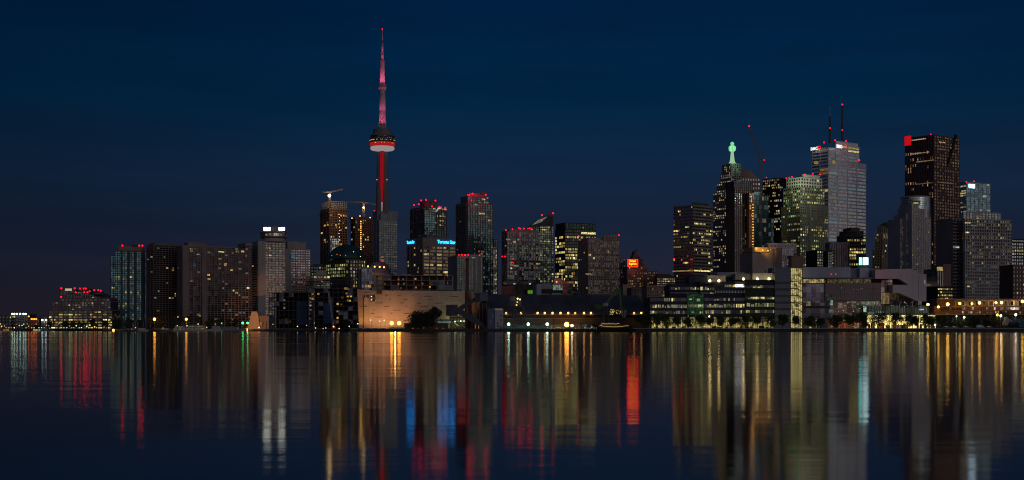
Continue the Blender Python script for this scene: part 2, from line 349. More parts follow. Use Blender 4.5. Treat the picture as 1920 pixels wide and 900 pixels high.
# ---------------------------------------------------------------- far left
b = Bd('office_block', 'low dark harbour building with white lights along its roof edge', 'building', 0, 1500, 0, wallc=(.10, .09, .09), cap=40)
b.block(-40, -40, 22, 592, Rs=st(6, 6, .5, .4, lit=.14, pals=P_HOME), part='facade'); b.block(20, 20, 53, 590.5, d=6, Rs=st(6, 5, .5, .3, lit=.2, pals=P_GREEN))
for x in (23, 27, 32, 38, 44, 48): ball('roof_lamp', glow((.8, 1, .86), 3.2, False), b.root, b.at(x, 1497, 588.6), .9)
b.done()
b = Bd('warehouse', 'low block under an orange lit roof beside the dark harbour building', 'building', 53, 1480, 0, wallc=(.14, .09, .07), cap=40)
b.block(53, 53, 74, 600, Rs=st(5, 4, .4, .3, lit=.22, pals=P_AMB)); b.block(56, 56, 70, 597, 600, d=6, part='penthouse')
for x in (54, 59, 62, 65, 68): ball('roof_lamp', glow((1, .33, .05), 3.2, False), b.root, b.at(x, 1477, 598.2 - (x == 54) * 5), .75)
b.done()
b = Bd('harbour_office', 'small pale block with two white roof lamps between warehouse and terminal', 'building', 77, 1440, 0, wallc=(.2, .2, .2), cap=40)
b.block(77, 77, 89, 601, Rs=st(5, 4, .4, .3, lit=.4, pals=P_COOL)); b.block(82, 82, 88, 596.5, 601, d=4, part='penthouse')
for x in (79.5, 86): ball('roof_lamp', glow((.85, 1, .95), 3.0, False), b.root, b.at(x, 1437, 600), .9)
b.done()
b = Bd('terminal_building', 'broad old terminal building with rows of yellow lit windows and glass setbacks', 'building', 91, 1350, 0, wallc=(.20, .15, .14))
b.block(91, 91, 211, 582.5, Rs=st(4.9, 9.2, .45, .22, lit=.62, pals=P_YEL, run=.35), yv=616)
b.block(97, 97, 208, 566, 582.5, d=8, Rs=st(4, 6, .35, .3, lit=.22, pals=P_BRICK), glassm=glass((.08, .09, .12)))
b.block(113, 113, 206, 560, 566, d=16, Rs=st(6, 8, .3, .3, lit=.08, pals=P_HOME)); b.done()
b = Bd('office_tower', 'distant striped office tower with a lit sign panel and corner warning lights', 'tower', 114, 2100, 0, wallc=(.22, .17, .17), cap=0)
b.block(114, 114, 141, 543.5, Rs=st(30, 2.6, .05, .5, lit=0)); b.solid('sign', 122, 134.5, 541, 545.2, mat=glow((1, .82, .5), .5, False)); b.red([(115, 540.5), (140, 540.5), (115, 557)], 1.3); b.done()
b = Bd('condo_tower', 'distant dark condominium topped by a row of red lights beside domed tower', 'tower', 141, 2050, 0, wallc=(.10, .09, .10), cap=0)
b.block(141, 141, 167, 547, Rs=st(4, 4, .35, .3, lit=.1, pals=P_HOME)); b.block(148, 148, 163, 541.5, 547, d=5, part='penthouse')
b.red([(142, 548), (150, 541), (157, 541), (161, 541), (158, 548), (164, 548), (168, 546)], 1.1); b.done()
b = Bd('domed_tower', 'distant tower with low curved roof and sloping shoulder behind the terminal', 'tower', 167, 2000, 0, wallc=(.08, .07, .09), cap=0)
b.block(167, 167, 193, 552, Rs=st(4, 5, .3, .3, lit=.12, pals=P_DIM))
o = MB().prism([(b.at(x, 2000, y).x, b.at(x, 2000, y).z) for x, y in ((167, 552), (193, 551), (205, 556), (204, 559), (193, 559))][::1], 0, 20); o.build('canopy_roof', b.wall, b.root)
MB().lathe([(b.at(179, 2000).x * 0 + 10 * math.cos(a), 5.5 * math.sin(a)) for a in (0, .4, .8, 1.2, 1.5)], (b.at(180, 2000).x, 12, b.at(180, 2000, 552).z), 16).build('dome', b.wall, b.root)
b.red([(177, 544), (184.5, 544), (189, 545)], 1.1); b.done()

# ---------------------------------------------------------------- left-hand towers
b = Bd('condo_tower', 'teal glass condominium tower at the left end of the row, red lights on penthouse', 'tower', 216, 1500, 12, wallc=(.05, .085, .095), glassc=(.10, .22, .27), gr=.2)
b.block(207.5, 207.5, 217, 479, d=3, Rs=st(4.2, 5, .3, .3, lit=.04, pals=P_HOME))
b.block(216, 216, 274, 471, Rs=st(4.2, 4.6, .28, .3, .4, lit=.55, pals=P_TEAL, run=.2, solid=((.18, .24), (.40, .45), (.62, .67), (.86, .97))), yv=600)
b.block(222, 222, 268, 462.5, 471, d=6, part='penthouse', wallm=wall((.2, .22, .2))); b.block(247, 247, 257, 460, 462.5, d=8, part='plant_room')
b.red([(229.5, 460.5), (261, 460.5), (267, 460.5)], 1.1); b.done()
b = Bd('apartment_tower', 'brown balcony apartment tower between the teal condominium and concrete slab towers', 'tower', 288, 1480, 42, wallc=(.20, .145, .13), glassc=(.05, .045, .05))
b.block(275.5, 288, 332, 459, Rs=st(4.1, 5.3, .34, .16, .3, lit=.03, pals=P_HOME, balc=.9, run=0), Ls=st(4.1, 6, .4, .3, lit=.04, pals=P_HOME, run=0), yv=600)
b.block(279, 290, 331, 456.8, 459, d=6, part='penthouse')
for x in (300, 306, 313, 322): b.solid('window', x, x + 3.4, 462.4, 463.6, d=10 if 0 else 4, mat=glow(WHT, .10)) if 0 else None
b.done()
b = Bd('apartment_slab', 'long concrete apartment slab with two tall blank piers and dark balconies', 'tower', 342, 1460, 30, wallc=(.27, .20, .185), glassc=(.03, .026, .03))
b.block(332, 342, 472, 461.5, Rs=st(4.15, 6.4, .22, .14, .3, lit=.06, pals=P_BRICK, run=0, balc=.9, solid=((0, .085), (.275, .34))), Ls=st(4.15, 5, .35, .3, lit=.02, run=0), yv=600)
b.block(345, 352, 388, 455.8, 461.5, d=5, part='penthouse'); b.block(460, 460, 472, 457, 461.5, d=14, part='stair_tower')
def on_face(b, px, py, w_, h_, mat, name='window', off=-1.2, face='R'):
    """a lit pane set on the right-hand face plane of the building"""
    k = (px - 960) / F; D0 = b.D; X0 = X(b.cx if hasattr(b, 'cx') else 960, D0)
    c, n = math.cos(b.yaw), math.sin(b.yaw); xr, yr = b.root.location.x, b.root.location.y
    if face == 'R': tt = (k * yr - xr) / (c - k * n); D = yr + tt * n; loc = (tt, off, Z(py, D) - GZ); dims = (w_ * D / F / max(.4, c), .1, h_ * D / F)
    else: ss = (xr - k * yr) / (n + k * c); D = yr + ss * c; loc = (off, ss, Z(py, D) - GZ); dims = (.1, w_ * D / F / max(.3, n), h_ * D / F)
    o = MB().box(-dims[0] / 2, dims[0] / 2, -dims[1] / 2, dims[1] / 2, -dims[2] / 2, dims[2] / 2).build(name, mat, b.root); o.location = loc; return o
for x, y, ww, hh, c, s_ in ((364, 496.5, 6, 7, (.06, .35, 1), .5), (411, 472, 5, 2.6, (.9, 1, .4), .4), (417, 472.5, 6, 2.6, (.8, 1, .4), .3), (444, 471.8, 6, 4, (1, .95, .5), .42), (454.5, 471.8, 6, 4, (1, .95, .5), .42), (412, 485, 6, 3, WARM, .4), (422, 496, 6, 7, AMB, .3),
                   (433.5, 506, 5, 3.4, WARM, .5), (390.5, 515.5, 5, 3.6, AMB, .6), (464.5, 540, 5, 4, (1, .85, .4), .6), (374, 592, 5, 3, WARM, .4), (473, 499, 3, 2.5, AMB, .4), (358, 466.5, 6, 2.4, WHT, .12), (366, 466.5, 6, 2.4, WHT, .14), (358, 471.5, 6, 2.4, WHT, .1), (371, 477, 6, 2.4, WHT, .12)):
    on_face(b, x, y, ww * .8, hh * .8, glow(c, s_, True))
b.done()

b = Bd('hotel_tower', 'concrete hotel tower with round rooftop restaurant under two floodlit white signs', 'hotel', 484, 1500, 34, wallc=(.42, .35, .33), glassc=(.2, .18, .18))
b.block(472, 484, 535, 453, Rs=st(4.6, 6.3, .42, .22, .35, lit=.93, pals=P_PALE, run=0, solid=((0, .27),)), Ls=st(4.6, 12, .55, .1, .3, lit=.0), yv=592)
hc = b.at(513, 1513, 447); U = 1500 / F
MB().lathe([(15.5 * U * 1.35, -4), (15.5 * U * 1.35, 1.2)], (hc.x, hc.y, hc.z), 28).build('restaurant_stem', b.wall, b.root)
MB().lathe([(23 * U, 0), (25 * U, .6), (25 * U, 1.6)], (hc.x, hc.y, hc.z), 32).build('restaurant_floor', wall((.14, .12, .12)), b.root)
MB().lathe([(24.3 * U, 1.6), (24.3 * U, 5.2)], (hc.x, hc.y, hc.z), 32).build('restaurant_glass', glass((.25, .24, .24), rough=.25), b.root)
MB().lathe([(25 * U, 5.2), (25 * U, 6.6), (22 * U, 7.4)], (hc.x, hc.y, hc.z), 32).build('restaurant_roof', wall((.14, .12, .12)), b.root)
for a in range(0, 360, 11): 
    q = Vector((hc.x + 24.5 * U * math.cos(R(a)), hc.y + 24.5 * U * math.sin(R(a)), hc.z)); MB().bar(q + Vector((0, 0, 1.5)), q + Vector((0, 0, 5.3)), .12).build('mullion', b.wall, b.root)
for a, c, s_ in ((-148, AMB, .5), (-141, AMB, .45), (-128, WHT, .3), (-120, WHT, .15), (-104, WHT, .28), (-98, WHT, .22), (-86, WHT, .3), (-76, WHT, .16)):
    q = Vector((hc.x + 24.45 * U * math.cos(R(a)), hc.y + 24.45 * U * math.sin(R(a)), hc.z + 3.3)); o = MB().box(-.7, .7, -.05, .05, -.9, .9).build('restaurant_window', glow(c, s_), b.root); o.location = q; o.rotation_euler.z = R(a + 90)
b.solid('plant_room', 508, 521, 425, 436, d=16, thick=6, mat=wall((.12, .12, .12)))
for x0, x1 in ((494, 507), (522.5, 534)):
    o = b.solid('sign', x0, x1, 426, 432, d=2, thick=.6, mat=glow((.97, 1, .9), 2.6, False, True))
b.mast(514, 421, 426, .3, .2); b.mast(500, 422, 426, .2, .1); b.done()
b = Bd('hotel_annex', 'lower concrete hotel wing with blue lit sign and antennas right of the hotel tower', 'hotel', 546, 1560, 20, wallc=(.36, .30, .29), glassc=(.12, .12, .14))
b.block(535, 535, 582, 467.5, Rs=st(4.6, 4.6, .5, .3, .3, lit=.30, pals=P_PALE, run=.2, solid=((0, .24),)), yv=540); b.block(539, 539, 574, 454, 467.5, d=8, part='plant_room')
for i in range(13):
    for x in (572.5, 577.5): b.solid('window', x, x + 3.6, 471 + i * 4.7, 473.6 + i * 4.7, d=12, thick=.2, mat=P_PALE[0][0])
b.solid('sign', 546.5, 551.5, 476, 484.5, d=-2, thick=.3, mat=glow((.06, .45, .8), .45, True)); b.mast(569, 449, 454, .2); b.mast(564, 450, 454, .2); b.mast(573, 448, 455, .2); b.done()
# floodlit concrete podium of the hotel
e = empty('hotel_podium', P(478, 619, 1440), 'flared concrete podium at the foot of the hotel, lit orange', 'building')
def pp(pts, D, thick, name, mat, parent, oD=None):
    l = parent.location; return MB().prism([(X(x, D) - l.x, Z(y, D) - l.z) for x, y in pts], D - l.y, D - l.y + thick).build(name, mat, parent)
pp([(464, 618), (487, 618), (487, 612), (484, 590), (481, 584), (472, 584), (468, 600), (464, 612)], 1440, 20, 'wall', wall((.42, .33, .28)), e)
pp([(487, 618), (508, 618), (508, 592), (484.5, 592)], 1445, 20, 'side_wall', wall((.22, .18, .17)), e)
for x in (488.5, 494): pp([(x, 616), (x + 1, 616), (x + 1, 604), (x, 604)], 1436, 1, 'lit_fin', glow((1, .5, .15), .22), e)
lamp('SPOT', 'flood_or_fill_light', e, (X(470, 1400) - e.location.x, -60, 2), 90000, (1, .42, .12), .5, (0, 0, 8), 50)

# ---------------------------------------------------------------- unfinished waterfront condos
def frame_building(name, label, x0, x1, yt, D, fp, bp, deep, matc, lits, blue=(), yb=618, seed=1, miss=.0):
    e = empty(name, P((x0 + x1) / 2, HY, D) * 1, label, 'building'); e.location.z = GZ; l = e.location; rg = random.Random(seed)
    xs0, xs1 = X(x0, D) - l.x, X(x1, D) - l.x; z1 = Z(yt, D) - GZ; m_ = D / F; nf = round(z1 / (fp * m_)); fh = z1 / nf; nb = round((x1 - x0) / bp); bw = (xs1 - xs0) / nb
    sl_ = MB(); cl_ = MB()
    for j in range(nf + 1): sl_.box(xs0 - rg.random() * 1.2, xs1 + rg.random() * 1.2, -rg.random() * .8, deep, j * fh, j * fh + .32)
    for i in range(nb + 1):
        for y in (.6, deep * .5, deep - .6): cl_.box(xs0 + i * bw - .25, xs0 + i * bw + .25, y - .2, y + .2, .33, z1)
    sl_.build('floor_slabs', wall(matc), e); cl_.build('columns', wall(tuple(c * .9 for c in matc)), e)
    MB().box(xs0 + bw * .8, xs1 - bw * .8, deep * .55, deep * .9, .4, z1 - .1).build('core_wall', wall(tuple(c * .22 for c in matc)), e)
    gl = MB()
    for j in range(nf):
        for i in range(nb):
            if rg.random() < .14: gl.box(xs0 + i * bw + .3, xs0 + (i + 1) * bw - .3, .2, .3, j * fh + .4, j * fh + fh - .05)
    gl.build('glazing', glass((.05, .06, .09)), e)
    for px, py, c, s_ in lits:
        o = MB().box(-.8, .8, -.1, .1, -.8, .8).build('work_light', glow(c, s_), e); o.location = (X(px, D) - l.x, .1, Z(py, D) - GZ)
    for a, b_, c_, d_ in blue: MB().box(X(a, D) - l.x, X(b_, D) - l.x, -.15, -.05, Z(d_, D) - GZ, Z(c_, D) - GZ).build('blue_tarpaulin', wall((.05, .09, .20), .6), e)
    return e
e = frame_building('unfinished_condo', 'dark concrete frame of an unfinished condominium with blue wrap, left of two', 505, 578, 549, 1120, 8, 9, 26, (.14, .135, .14), [(507, 589, WARM, .35), (533, 563, WHT, .08), (533, 570, WHT, .1), (533, 577, WHT, .08), (537, 599, AMB, .12), (544, 603, AMB, .1), (513, 563, WHT, .05)], [(556, 576, 566, 610), (504, 512, 590, 618)], seed=3)
frame_building('unfinished_condo', 'dark unfinished condominium with amber work lights, beside the pale beige hall', 578, 671, 541, 1100, 8, 9, 26, (.13, .12, .125),
   [(582, 559, AMB, .5), (586, 551, AMB, .25), (597, 551, AMB, .35), (586, 560, AMB, .2), (582, 566, WHT, .3), (581, 598, AMB, .3), (582, 573, WHT, .2), (582, 581, WHT, .15), (633, 570, WARM, .6), (633, 583.5, WARM, .6), (633, 596, AMB, .5), (633, 603, AMB, .55), (640, 571, AMB, .2), (642, 558, AMB, .25), (647, 541, AMB, .5), (650, 541, WARM, .4), (653, 542, AMB, .35), (650, 550, AMB, .3), (656, 564, WARM, .6), (652, 563, AMB, .3), (658, 556, WARM, .5), (652, 556, AMB, .3)], [(607, 624, 568, 606), (586, 590, 563, 596)], seed=5)
e = empty('roof_truss', P(615, 535, 1100), 'long dark steel roof truss standing on the unfinished condominiums', 'truss'); l = e.location
tr = MB(); A, B_ = Vector((X(568, 1100) - l.x, 4, Z(535, 1100) - l.z)), Vector((X(662, 1100) - l.x, 4, Z(529, 1100) - l.z)); hh = Vector((0, 0, 3.2))
for y in (0, 9):
    o_ = Vector((0, y, 0)); tr.bar(A + o_, B_ + o_, .35).bar(A + hh + o_, B_ + hh + o_, .35)
    for k in range(16):
        p, q = A.lerp(B_, k / 16) + o_, A.lerp(B_, (k + 1) / 16) + o_; tr.bar(p, q + hh, .2).bar(p, p + hh, .2)
tr.build('chord', wall((.05, .045, .05)), e)
for x, y in ((573, 543), (600, 541), (630, 539), (658, 538)): MB().bar((X(x, 1100) - l.x, 4, Z(y + 10, 1100) - l.z), (X(x, 1100) - l.x, 4, Z(533, 1100) - l.z), .4).build('post', wall((.05, .045, .05)), e)
for i in range(8): 
    o = MB().box(-.35, .35, -.1, .1, -.7, .7).build('letter_panel', glow((.8, .8, .85), .06), e); o.location = (X(604 + i * 2.4, 1100) - l.x, 3, Z(531.6, 1100) - l.z)
e = empty('boom_mast', P(626, 616, 1084), 'slender leaning pale boom rising before the unfinished condominiums', 'mast')
MB().lattice((0, 0, 0), (X(616, 1084) - X(626, 1084), 0, Z(546, 1084) - GZ), .9, .16, 26).build('boom', wall((.6, .48, .5)), e)
MB().box(-1.6, 1.6, -1.5, 1.5, -.2, 1.8).build('base', wall((.2, .15, .15)), e); ball('lamp_head', glow((1, .5, .3), 2.5, False), e, (0, -2, 1.6), .5)

# ---------------------------------------------------------------- towers behind, around the big tower
b = Bd('construction_tower', 'tall amber lit tower under construction with open scaffold crown and glass side', 'tower', 623, 2050, 30, wallc=(.24, .15, .10), glassc=(.03, .03, .035), cap=100)
b.block(601, 618, 651, 392, Rs=st(4.5, 4.6, .3, .25, .6, lit=.13, pals=P_AMB, run=.2, balc=.6), Ls=st(4.5, 6, .3, .3, .5, lit=.12, pals=P_AMB, balc=.4), yv=480)
crown = MB(); a0, a1 = b.at(603, 2050), b.at(618, 2050)
o, Lr, Ll, z0, z1 = b.block(603, 618, 650, 391, 392.2, d=1, roof=True)
H = Z(377, 2050) - GZ
for i in range(9): crown.bar((o.x + Lr * i / 8, o.y, z1), (o.x + Lr * i / 8, o.y, H), .35); crown.bar((o.x, o.y + Ll * i / 8, z1), (o.x, o.y + Ll * i / 8, H), .35); crown.bar((o.x + Lr * i / 8, o.y + Ll, z1), (o.x + Lr * i / 8, o.y + Ll, H), .35)
for j in range(1, 5): z = z1 + (H - z1) * j / 4; crown.bar((o.x, o.y, z), (o.x + Lr, o.y, z), .4).bar((o.x, o.y, z), (o.x, o.y + Ll, z), .4).bar((o.x, o.y + Ll, z), (o.x + Lr, o.y + Ll, z), .4)
crown.build('scaffold_crown', wall((.5, .42, .36)), b.root)
MB().box(o.x + Lr * .3, o.x + Lr * .7, o.y + Ll * .3, o.y + Ll * .7, z1 - 2, H - 2).build('core', wall((.3, .22, .18)), b.root)
b.block(597, 616, 655, 398.5, 399.6, d=-3, part='work_platform', roof=False); 
for i in range(14): ball('work_light', glow((1, .62, .2), 2.0, False), b.root, b.at(635.5 + (i % 3) * .8, 2040, 402 + i * 6), .55)
lamp('POINT', 'flood_or_fill_light', b.root, b.at(634, 1995, 420), 9000, (1, .5, .18), 1); lamp('POINT', 'flood_or_fill_light', b.root, b.at(625, 2030, 376), 9000, (1, .7, .4), 1)
b.done()
b = Bd('glass_annex', 'small pale glass building with lit panes at the foot of the scaffold tower', 'building', 619, 2000, 15, wallc=(.30, .30, .32), glassc=(.25, .27, .3), cap=60)
b.block(619, 619, 636, 447, Rs=st(4, 3.4, .25, .25, lit=.6, pals=P_DIM), yv=485); b.done()
def tower_crane(name, label, px, D, yb, ym, jibs, lampy=None, lampc=(1, .75, .4), lampr=1.0, col_=(.45, .33, .22), top=None, mastw=2.2):
    e = empty(name, P(px, yb, D), label, 'crane'); l = e.location; H = Z(ym, D) - l.z
    MB().lattice((0, 0, 0), (0, 0, H), mastw, .28, max(4, int(H / 3))).build('mast', wall(col_), e)
    MB().box(-1.6, 1.6, -1.4, 1.4, H, H + 2.2).build('cab', wall((.3, .28, .26)), e)
    for nm, (x, y) in jibs:
        MB().lattice((0, 0, H + 1.5), (X(x, D) - l.x, 0, Z(y, D) - l.z), 1.5, .24, 18).build(nm, wall(col_), e)
    if top: 
        MB().bar((0, 0, H), (0, 0, H + top), .4).build('apex', wall(col_), e)
        for nm, (x, y) in jibs[:2]: MB().bar((0, 0, H + top), (X(x * .75 + px * .25, D) - l.x, 0, Z(y * .75 + ym * .25, D) - l.z + 1), .1).build('tie_bar', wall(col_), e)
    if lampy:
        ball('flood_lamp', glow(lampc, 5, False), e, (0, -2.4, Z(lampy, D) - l.z), lampr); lamp('POINT', 'flood_or_fill_light', e, (0, -5, Z(lampy, D) - l.z), 3500, lampc, .5)
    return e
tower_crane('tower_crane', 'small crane with a brilliant floodlamp on top of the scaffold tower', 618, 2062, 380, 362, (('jib', (643, 355)), ('counter_jib', (605, 361))), 367, lampr=1.9)
b = Bd('construction_tower', 'dark brown tower under construction with a glowing vertical line of work lights', 'tower', 668, 2100, 34, wallc=(.16, .085, .06), glassc=(.03, .025, .03), cap=40)
b.block(658, 666, 700, 410, Rs=st(4.5, 4, .35, .35, .5, lit=.07, pals=P_AMB, run=.1, balc=.4), Ls=st(4.5, 4, .35, .35, .5, lit=.05, pals=P_AMB), yv=480)
b.block(656, 665, 699, 407.5, 411, d=-2, part='work_platform'); b.block(660, 665, 699, 435, 437, d=-3, part='hoist_deck', roof=False)
for i in range(17): ball('work_light', glow((1, .62, .2), 2.3, False), b.root, b.at(676.7, 2085, 415 + i * 3.5), .6 if i % 3 else .8)
for x, y in ((675, 405), (660, 409), (694, 408)): ball('work_light', glow((1, .6, .25), 2.5, False), b.root, b.at(x, 2090, y), .8)
b.done()
tower_crane('tower_crane', 'flat topped crane with long horizontal jib above the brown construction tower', 682, 2110, 408, 381.5, (('jib', (651, 378.5)), ('counter_jib', (705, 383))), 389.5, lampr=1.2, top=3)

# ---- the very tall communications tower
D = 2350; U = D / F
e = empty('communications_tower', (X(717, D), D, GZ), 'very tall slender concrete tower with round pod and pink lit mast', 'tower')
zt = lambda y: Z(y, D) - GZ
concr = wall((.22, .15, .15), .8, .15, .02)
lob = lambda t, z: .62 + .38 * (abs(math.cos(1.5 * (t + R(150)))) ** 1.2)
MB().lathe([(34, 0), (25, zt(560)), (19 * U, zt(480)), (15 * U, zt(420)), (13.2 * U, zt(398)), (11.6 * U, zt(340)), (10.5 * U, zt(285))], n=72, lobes=lob).build('shaft', concr, e)
MB().box(-3.0 * U, 3.0 * U, -8.6 * U, -4 * U, zt(398), zt(380)).build('lit_elevator_shaft', glow((1, .72, .9), .30, False), e)
MB().box(-3.0 * U, 3.0 * U, -8.6 * U, -4 * U, zt(380) + .1, zt(284)).build('lit_elevator_shaft', glow((1, .012, .04), .26, False), e)
MB().box(-3.6 * U, -3.05 * U, -8.9 * U, -4 * U, zt(398), zt(284)).box(3.05 * U, 3.6 * U, -8.9 * U, -4 * U, zt(398), zt(284)).box(-.25, .25, -8.95 * U, -8.65 * U, zt(398), zt(284)).build('rail', wall((.2, .1, .1)), e)
# pod
def ring(name, prof, mat, n=48): return MB().lathe([(r * U, zt(y)) for r, y in prof], n=n).build(name, mat, e, True)
ring('radome', [(15, 282), (20.5, 281.6), (22.2, 280), (22.6, 278.5), (22.2, 276.6), (21, 275.4)], glow((1, .84, .82), .3, False))
ring('red_light_ring', [(21.5, 275.3), (23.2, 273.2), (23.2, 268)], glow((1, .03, .03), .34, False))
ring('pod_deck', [(22.5, 267.9), (23.8, 267.5), (23.8, 265.5)], wall((.12, .1, .1)))
ring('pod_window', [(23.4, 265.4), (23.4, 262.5)], glass((.2, .16, .14)))
ring('pod_deck', [(23.6, 262.4), (24, 262), (24, 259.5)], wall((.1, .1, .11)))
ring('pod_window', [(23, 259.4), (22.6, 256)], glass((.16, .16, .18)))
ring('pod_roof', [(23, 255.9), (22.6, 255), (17.5, 250), (17.5, 243.5), (16, 243.2)], wall((.16, .16, .18)))
ring('pod_collar', [(9, 243.1), (8.4, 242), (8, 236), (6.5, 235)], wall((.3, .27, .3)))
for k in range(46):
    a = R(180 + 180 * k / 45); c = random.choice(((1, .55, .15), (1, .75, .4), (1, .2, .05)))
    if random.random() < .8: ball('pod_lamp', glow(c, .8, False), e, (23.5 * U * math.cos(a), 23.5 * U * math.sin(a), zt(random.choice((264, 264, 260.6, 269.8)))), .6)
ring('upper_shaft', [(6.6, 235), (6.2, 205), (5.4, 168)], wall((.50, .36, .42)), 6)  # pink floodlight partly put into the concrete colour, here and up the mast
for x in (-6.5, 5): MB().box(x * U, (x + 2.5) * U, -7 * U, -5.5 * U, zt(239), zt(229)).build('equipment_cabin', wall((.4, .37, .4)), e)
ring('sky_pod', [(5.5, 168), (7.4, 167), (8.2, 164), (8.2, 161), (7, 158.6), (5.8, 158)], wall((.5, .36, .42)), 24)
ring('sky_pod_rail', [(8.5, 163), (8.5, 161.8)], wall((.1, .1, .1)), 24)
ring('antenna_mast', [(5, 158), (4.4, 130), (3.8, 117), (3.8, 115.5)], wall((.52, .38, .42)), 12)
ring('antenna_mast', [(2.7, 115.4), (2.4, 101)], wall((.5, .3, .34)), 12)
ring('antenna_collar', [(4, 117), (4.2, 115.6), (3.8, 114.5)], glow((1, .02, .02), .35, False), 12); ring('antenna_collar', [(3, 101), (3, 99)], glow((1, .03, .02), .25, False), 12)
ring('antenna_mast', [(1.9, 99), (1.7, 80)], wall((.5, .38, .42)), 8); ring('antenna_collar', [(2.1, 80), (2.1, 78)], wall((.05, .05, .05)), 8); ring('antenna_tip', [(1.3, 78), (.9, 62), (.5, 52)], wall((.4, .3, .34)), 8)
ball('warning_light', RED, e, (0, -1, zt(55)), .8)
for x in (-9.5, 9.5): ball('warning_light', glow((1, .4, .15), 1.5, False), e, (x * U, -9 * U, zt(338)), .7)
PK = (1, .17, .36)
for az in (-150, -90, -30, ):
    c, s_ = math.cos(R(az)), math.sin(R(az))
    lamp('SPOT', 'mast_floodlight', e, (16 * c, 16 * s_, zt(243)), 12000, PK, .5, (0, 0, zt(200)), 55)
    lamp('SPOT', 'mast_floodlight', e, (24 * c, 24 * s_, zt(215)), 8500, PK, .5, (0, 0, zt(180)), 80)
    lamp('SPOT', 'mast_floodlight', e, (22 * c, 22 * s_, zt(160)), 12000, PK, .5, (0, 0, zt(133)), 85)
    lamp('SPOT', 'mast_floodlight', e, (16 * c, 16 * s_, zt(112)), 4500, PK, .5, (0, 0, zt(92)), 90)

b = Bd('condo_tower', 'pale gridded condominium tower standing directly before the very tall tower', 'tower', 712, 1900, 35, wallc=(.28, .28, .30), glassc=(.16, .20, .22))
b.block(700, 711, 745, 413, Rs=st(4.35, 4.4, .34, .22, .3, lit=.62, pals=pal(((.75, .85, .8), .22, 5), (WHT, .3, 2)), run=.1), Ls=st(4.35, 5, .3, .3, lit=.03, pals=P_HOME), yv=500)
b.block(699.5, 707, 722, 397, 413, d=10, part='penthouse', wallm=wall((.13, .19, .22))); b.block(713, 714, 727, 401, 413, d=8, part='penthouse'); b.block(726, 727, 745.5, 396.5, 413, d=14, part='penthouse'); b.red([(702, 395)], .6)
on_face(b, 716, 489, 6, 5, glow((1, .15, .2), .3), off=-1); on_face(b, 716, 482, 5, 2.5, glow(WARM, .5), off=-1); b.done()
b = Bd('domed_office', 'office with green dome roof and rows of yellow lit windows left of centre', 'building', 648, 1750, 42, wallc=(.15, .12, .11), glassc=(.05, .06, .06))
b.block(611, 648, 685, 487, Rs=st(6.6, 4.2, .38, .35, lit=.72, pals=P_GREEN, run=.3, solid=()), Ls=st(6.6, 3.4, .36, .3, lit=.75, pals=P_GREEN), yv=522)
c0 = b.at(650, 1775, 486); gd = wall((.02, .065, .06), .5)
MB().lathe([(34 * .7 * math.cos(a) + 1, 19 * math.sin(a)) for a in [k * math.pi / 2 / 8 for k in range(9)]], (c0.x, c0.y, c0.z), 8).build('dome', gd, b.root)
for x, y in ((622, 479), (632, 477), (638, 478.5), (648, 479), (663, 472), (676, 481)): ball('roof_lamp', glow((1, .25, .15) if x < 650 else WHT, .9, False), b.root, b.at(x, 1715, y), .5)
b.done()
b = Bd('office_block', 'dark teal roofed office partly hidden behind the hotel wing and construction', 'building', 583, 1700, 10, wallc=(.05, .075, .085), cap=30)
b.block(583, 583, 612, 499, Rs=st(6, 5, .4, .4, lit=.2, pals=P_GREEN), yv=525)
pt = [(b.at(x, 1700, y).x, b.at(x, 1700, y).z) for x, y in ((582, 499), (612, 499), (605, 495), (588, 495.5))]; MB().prism(pt, .5, 22).build('hipped_roof', gd, b.root); b.done()
b = Bd('office_block', 'small beige building with pale roof box behind the left construction site', 'building', 588, 1500, 5, wallc=(.30, .24, .17), cap=30)
b.block(588, 588, 619, 516, Rs=st(7, 6, .5, .3, lit=.4, pals=P_OFF)); b.block(592, 592, 612, 510, 516, d=4, part='roof_box', wallm=wall((.34, .36, .32))); b.done()
b = Bd('office_block', 'brown office with square lit windows below the green domed office', 'building', 642, 1600, 10, wallc=(.17, .12, .11), cap=60)
b.block(656, 656, 677, 487.6, Rs=st(6.4, 5, .4, .45, lit=.5, pals=P_OFF, run=0)); b.done()
b = Bd('glass_block', 'grey glass block with white window frames beside the orange lit rotunda', 'building', 678, 1500, 10, wallc=(.34, .35, .38), glassc=(.10, .12, .16), cap=40)
b.block(678, 678, 701, 503, Rs=st(5.2, 5.5, .14, .12, lit=.12, pals=P_HOME)); b.block(672, 672, 678, 506, d=2, wallm=wall((.12, .12, .14)), part='side_wing'); b.done()
b = Bd('rotunda', 'dark rotunda with drum and low dome lit by four orange lamps', 'building', 706, 1620, 0, wallc=(.13, .14, .19), cap=20)
U2 = 1620 / F; MB().lathe([(30 * U2, 0), (30 * U2, Z(512, 1620) - GZ), (24 * U2, Z(511, 1620) - GZ), (24 * U2, Z(503, 1620) - GZ), (19 * U2, Z(500, 1620) - GZ), (19 * U2, Z(496, 1620) - GZ), (12 * U2, Z(490.5, 1620) - GZ), (4 * U2, Z(488.5, 1620) - GZ)], (0, 22, 0), 32).build('dome', b.wall, b.root)
for x in (690, 702.5, 712, 720): ball('roof_lamp', glow((1, .48, .16), 3, False), b.root, b.at(x, 1607 if x > 700 else 1615, 499.5 + (x - 690) * .05), .9); lamp('POINT', 'roof_light', b.root, b.at(x, 1602, 499.5), 2500, (1, .45, .15), .5)
b.done()
